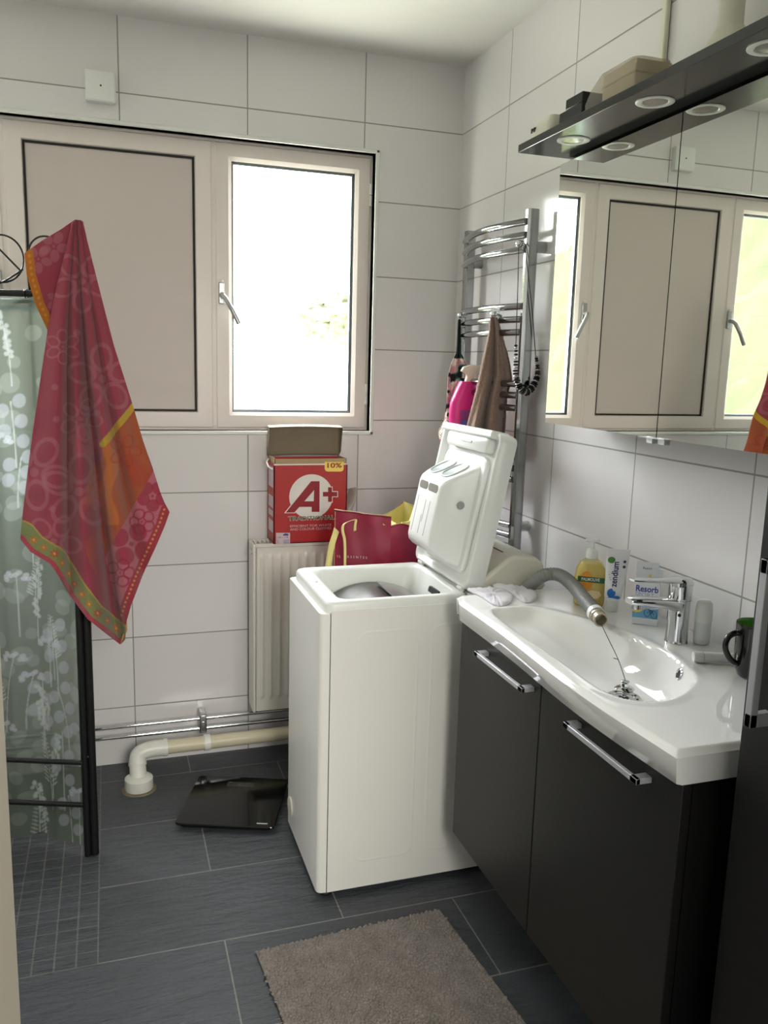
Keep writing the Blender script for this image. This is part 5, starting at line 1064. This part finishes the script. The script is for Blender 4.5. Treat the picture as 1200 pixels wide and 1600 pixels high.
def petals(cc, cx, cy, R, n, col, op, ring_=True, rot=0.0, asp=0.42):
    for k in range(n):
        a = rot + 2 * math.pi * k / n; px2, py2 = cx + 0.62 * R * math.cos(a), cy + 0.62 * R * math.sin(a); dx, dy = X2 - px2, Y2 - py2
        u_ = (dx * math.cos(a) + dy * math.sin(a)) / (0.42 * R); v_ = (-dx * math.sin(a) + dy * math.cos(a)) / (asp * R * 0.75); q = np.sqrt(u_ * u_ + v_ * v_)
        w_ = 0.13 if ring_ else 0; m = smooth01((w_ + 0.05 - abs(q - 0.88)) / 0.06) if ring_ else smooth01((1 - q) / 0.08)
        cc = paint(cc, m, col, op)
    return paint(cc, smooth01((0.14 * R - np.hypot(X2 - cx, Y2 - cy)) / 2), col, op)
def bands(cc, edge, w0, w1, col, op=1.0):
    d = np.min([seg_dist(*edge[i], *edge[i + 1]) for i in range(len(edge) - 1)], axis=0); return paint(cc, (d >= w0) & (d < w1), col, op), d
def star(cc, cx, cy, R, col, core):
    d = np.hypot(X2 - cx, Y2 - cy); a = np.arctan2(Y2 - cy, X2 - cx); cc = paint(cc, smooth01((R * (0.66 + 0.34 * np.cos(7 * a)) - d) / 1.5), col); return paint(cc, smooth01((R * .28 - d) / 1.0), core)
RED, PINK, DEEP = (164, 74, 90), (186, 118, 130), (136, 56, 70)
cc = np.tile(lin(RED), X2.shape + (1,))
for f_ in ((128, 440, 48, 5, .3), (98, 542, 27, 6, .5), (54, 738, 58, 5, 0.2), (160, 592, 54, 5, .9), (124, 768, 58, 5, 1.0), (84, 846, 44, 5, .2), (126, 655, 34, 5, .1)): cc = petals(cc, *f_[:3], f_[3], PINK, 0.55, True, f_[4])
for f_ in ((133, 690, 26, 6, .2), (150, 775, 22, 6, .6), (80, 380, 22, 5, .4)): cc = petals(cc, *f_[:3], f_[3], (190, 100, 112), 0.6, False, f_[4])
for x_, y_ in ((86, 605), (88, 655), (98, 772), (82, 795), (152, 645), (120, 520)): cc = paint(cc, smooth01((6 - np.hypot(X2 - x_, Y2 - y_)) / 2), PINK, 0.6)
orp = in_poly([(209, 634), (161, 694), (157, 760), (160, 850), (168, 870), (190, 830), (238, 738)]); cc = paint(cc, orp, (176, 98, 62), 0.9)
cc = paint(cc, orp * smooth01(norm_noise(X2, Y2, 0.09, 40) - 0.1), (178, 70, 52), 0.6); cc = paint(cc, orp * smooth01((12 - abs(X2 - 170 - 6 * np.sin(Y2 / 14))) / 4) * (Y2 < 820), (214, 128, 66), 0.6)
cc = petals(cc, 195, 705, 26, 5, (176, 66, 58), 0.5, True)
cc = paint(cc, (seg_dist(209, 634, 161, 694) < 5), (198, 164, 60))
cc = paint(cc, in_poly([(148, 700), (157, 700), (160, 860), (150, 900), (136, 870), (128, 800)]) * smooth01(norm_noise(X2, Y2, 0.06, 44) + 0.3), (190, 100, 56), 0.55)
pkp = in_poly([(240, 735), (262, 795), (268, 805), (197, 965), (180, 930), (164, 872), (186, 830)]); cc = paint(cc, pkp, (190, 112, 126), 0.95)
c2 = cc.copy()
for f_ in ((238, 775, 24, 5, .3), (205, 850, 34, 4, .5), (188, 895, 22, 5, 0), (222, 815, 20, 5, .6)): c2 = petals(c2, *f_[:3], f_[3], (164, 52, 72), 0.8, f_[2] < 23, f_[4], 0.6)
cc = np.where(pkp[..., None], c2, cc)
re_ = [(265, 800), (258, 820), (240, 862), (222, 900), (205, 945), (197, 972)]
cc, dr_ = bands(cc, re_, 0, 15, (168, 66, 76))
for k in range(26):
    t = (k + .5) / 26; e_ = resample(re_, 27)[k]; cc = paint(cc, smooth01((2.2 - np.hypot(X2 - e_[0] + 8.5, Y2 - e_[1] + 4)) / 1), (226, 156, 96))
be = bot[:9]; cc, db_ = bands(cc, be, 0, 7, (186, 78, 92)); cc, _ = bands(cc, be, 7, 28, (140, 148, 96)); cc, _ = bands(cc, be, 27, 29.5, (190, 164, 84))
for k, e_ in enumerate(resample(be, 13)):
    if k in (0, 12): continue
    cc = star(cc, e_[0] + 9.5, e_[1] - 13.5, 8.5 if k % 2 else 7, (214, 120, 52) if k % 3 else (198, 76, 56), (226, 190, 90))
cc *= (1 + 0.035 * norm_noise(X2, Y2, 1.4, 50)[..., None])
Pt = cloth_points(P2, TY, dpt)
tm = vcmat('printed_terry_towel', 1.0, trans=0.22, bump=0.0012, bscale=500, sheen=0.35, spec=0.1)
TW = empty('beach_towel', (-1.27, TY, 0.7), 'red and pink flowered towel with a green border, draped over the screen post', 'towel')
MB().grid(Pt).build('towel_front', tm, TW, smooth=80, solid=0.0025, soff=0, colors=cc.reshape(-1, 3))
# the flap that falls to the left, behind
NS, NTt = 90, 160
P2 = coons([(116, 344), (96, 358), (66, 376), (38, 396)], [(128, 352), (120, 420), (108, 470), (92, 545)], [(116, 344), (128, 352)], [(38, 396), (42, 430), (55, 475), (76, 520), (92, 545)], NS, NTt)
ss, tt = np.meshgrid(np.linspace(0, 1, NS), np.linspace(0, 1, NTt)); X2, Y2 = P2[..., 0], P2[..., 1]
dpt = -0.012 - 0.010 * tt + 0.006 * np.sin(ss * 5) * tt
cc = np.tile(lin(RED), X2.shape + (1,))
for f_ in ((60, 405, 22, 5, .3), (84, 385, 24, 5, .2), (90, 470, 18, 5, 0)): cc = petals(cc, *f_[:3], f_[3], PINK, 0.55, False, f_[4])
cc, _ = bands(cc, [(38, 396), (42, 430), (55, 475), (76, 520), (92, 545)], 0, 14, (196, 124, 50))
for e_ in resample([(44, 400), (48, 432), (61, 475), (82, 518)], 14): cc = paint(cc, smooth01((3 - np.hypot(X2 - e_[0] - 2, Y2 - e_[1])) / 1.2), (214, 150, 70))
MB().grid(cloth_points(P2, TY, dpt)).build('towel_flap', tm, TW, smooth=80, solid=0.0025, soff=0, colors=cc.reshape(-1, 3))
# underside seen at the bottom corner
NS, NTt = 30, 40
P2 = coons([(188, 1007), (196, 975)], [(198, 962), (192, 935)], [(188, 1007), (199, 985), (198, 962)], [(196, 975), (192, 935)], NS, NTt); X2, Y2 = P2[..., 0], P2[..., 1]; cc = np.tile(lin((214, 140, 76)), X2.shape + (1,))
MB().grid(cloth_points(P2, TY + 0.006, np.zeros(X2.shape))).build('towel_corner', tm, TW, smooth=80, colors=cc.reshape(-1, 3))
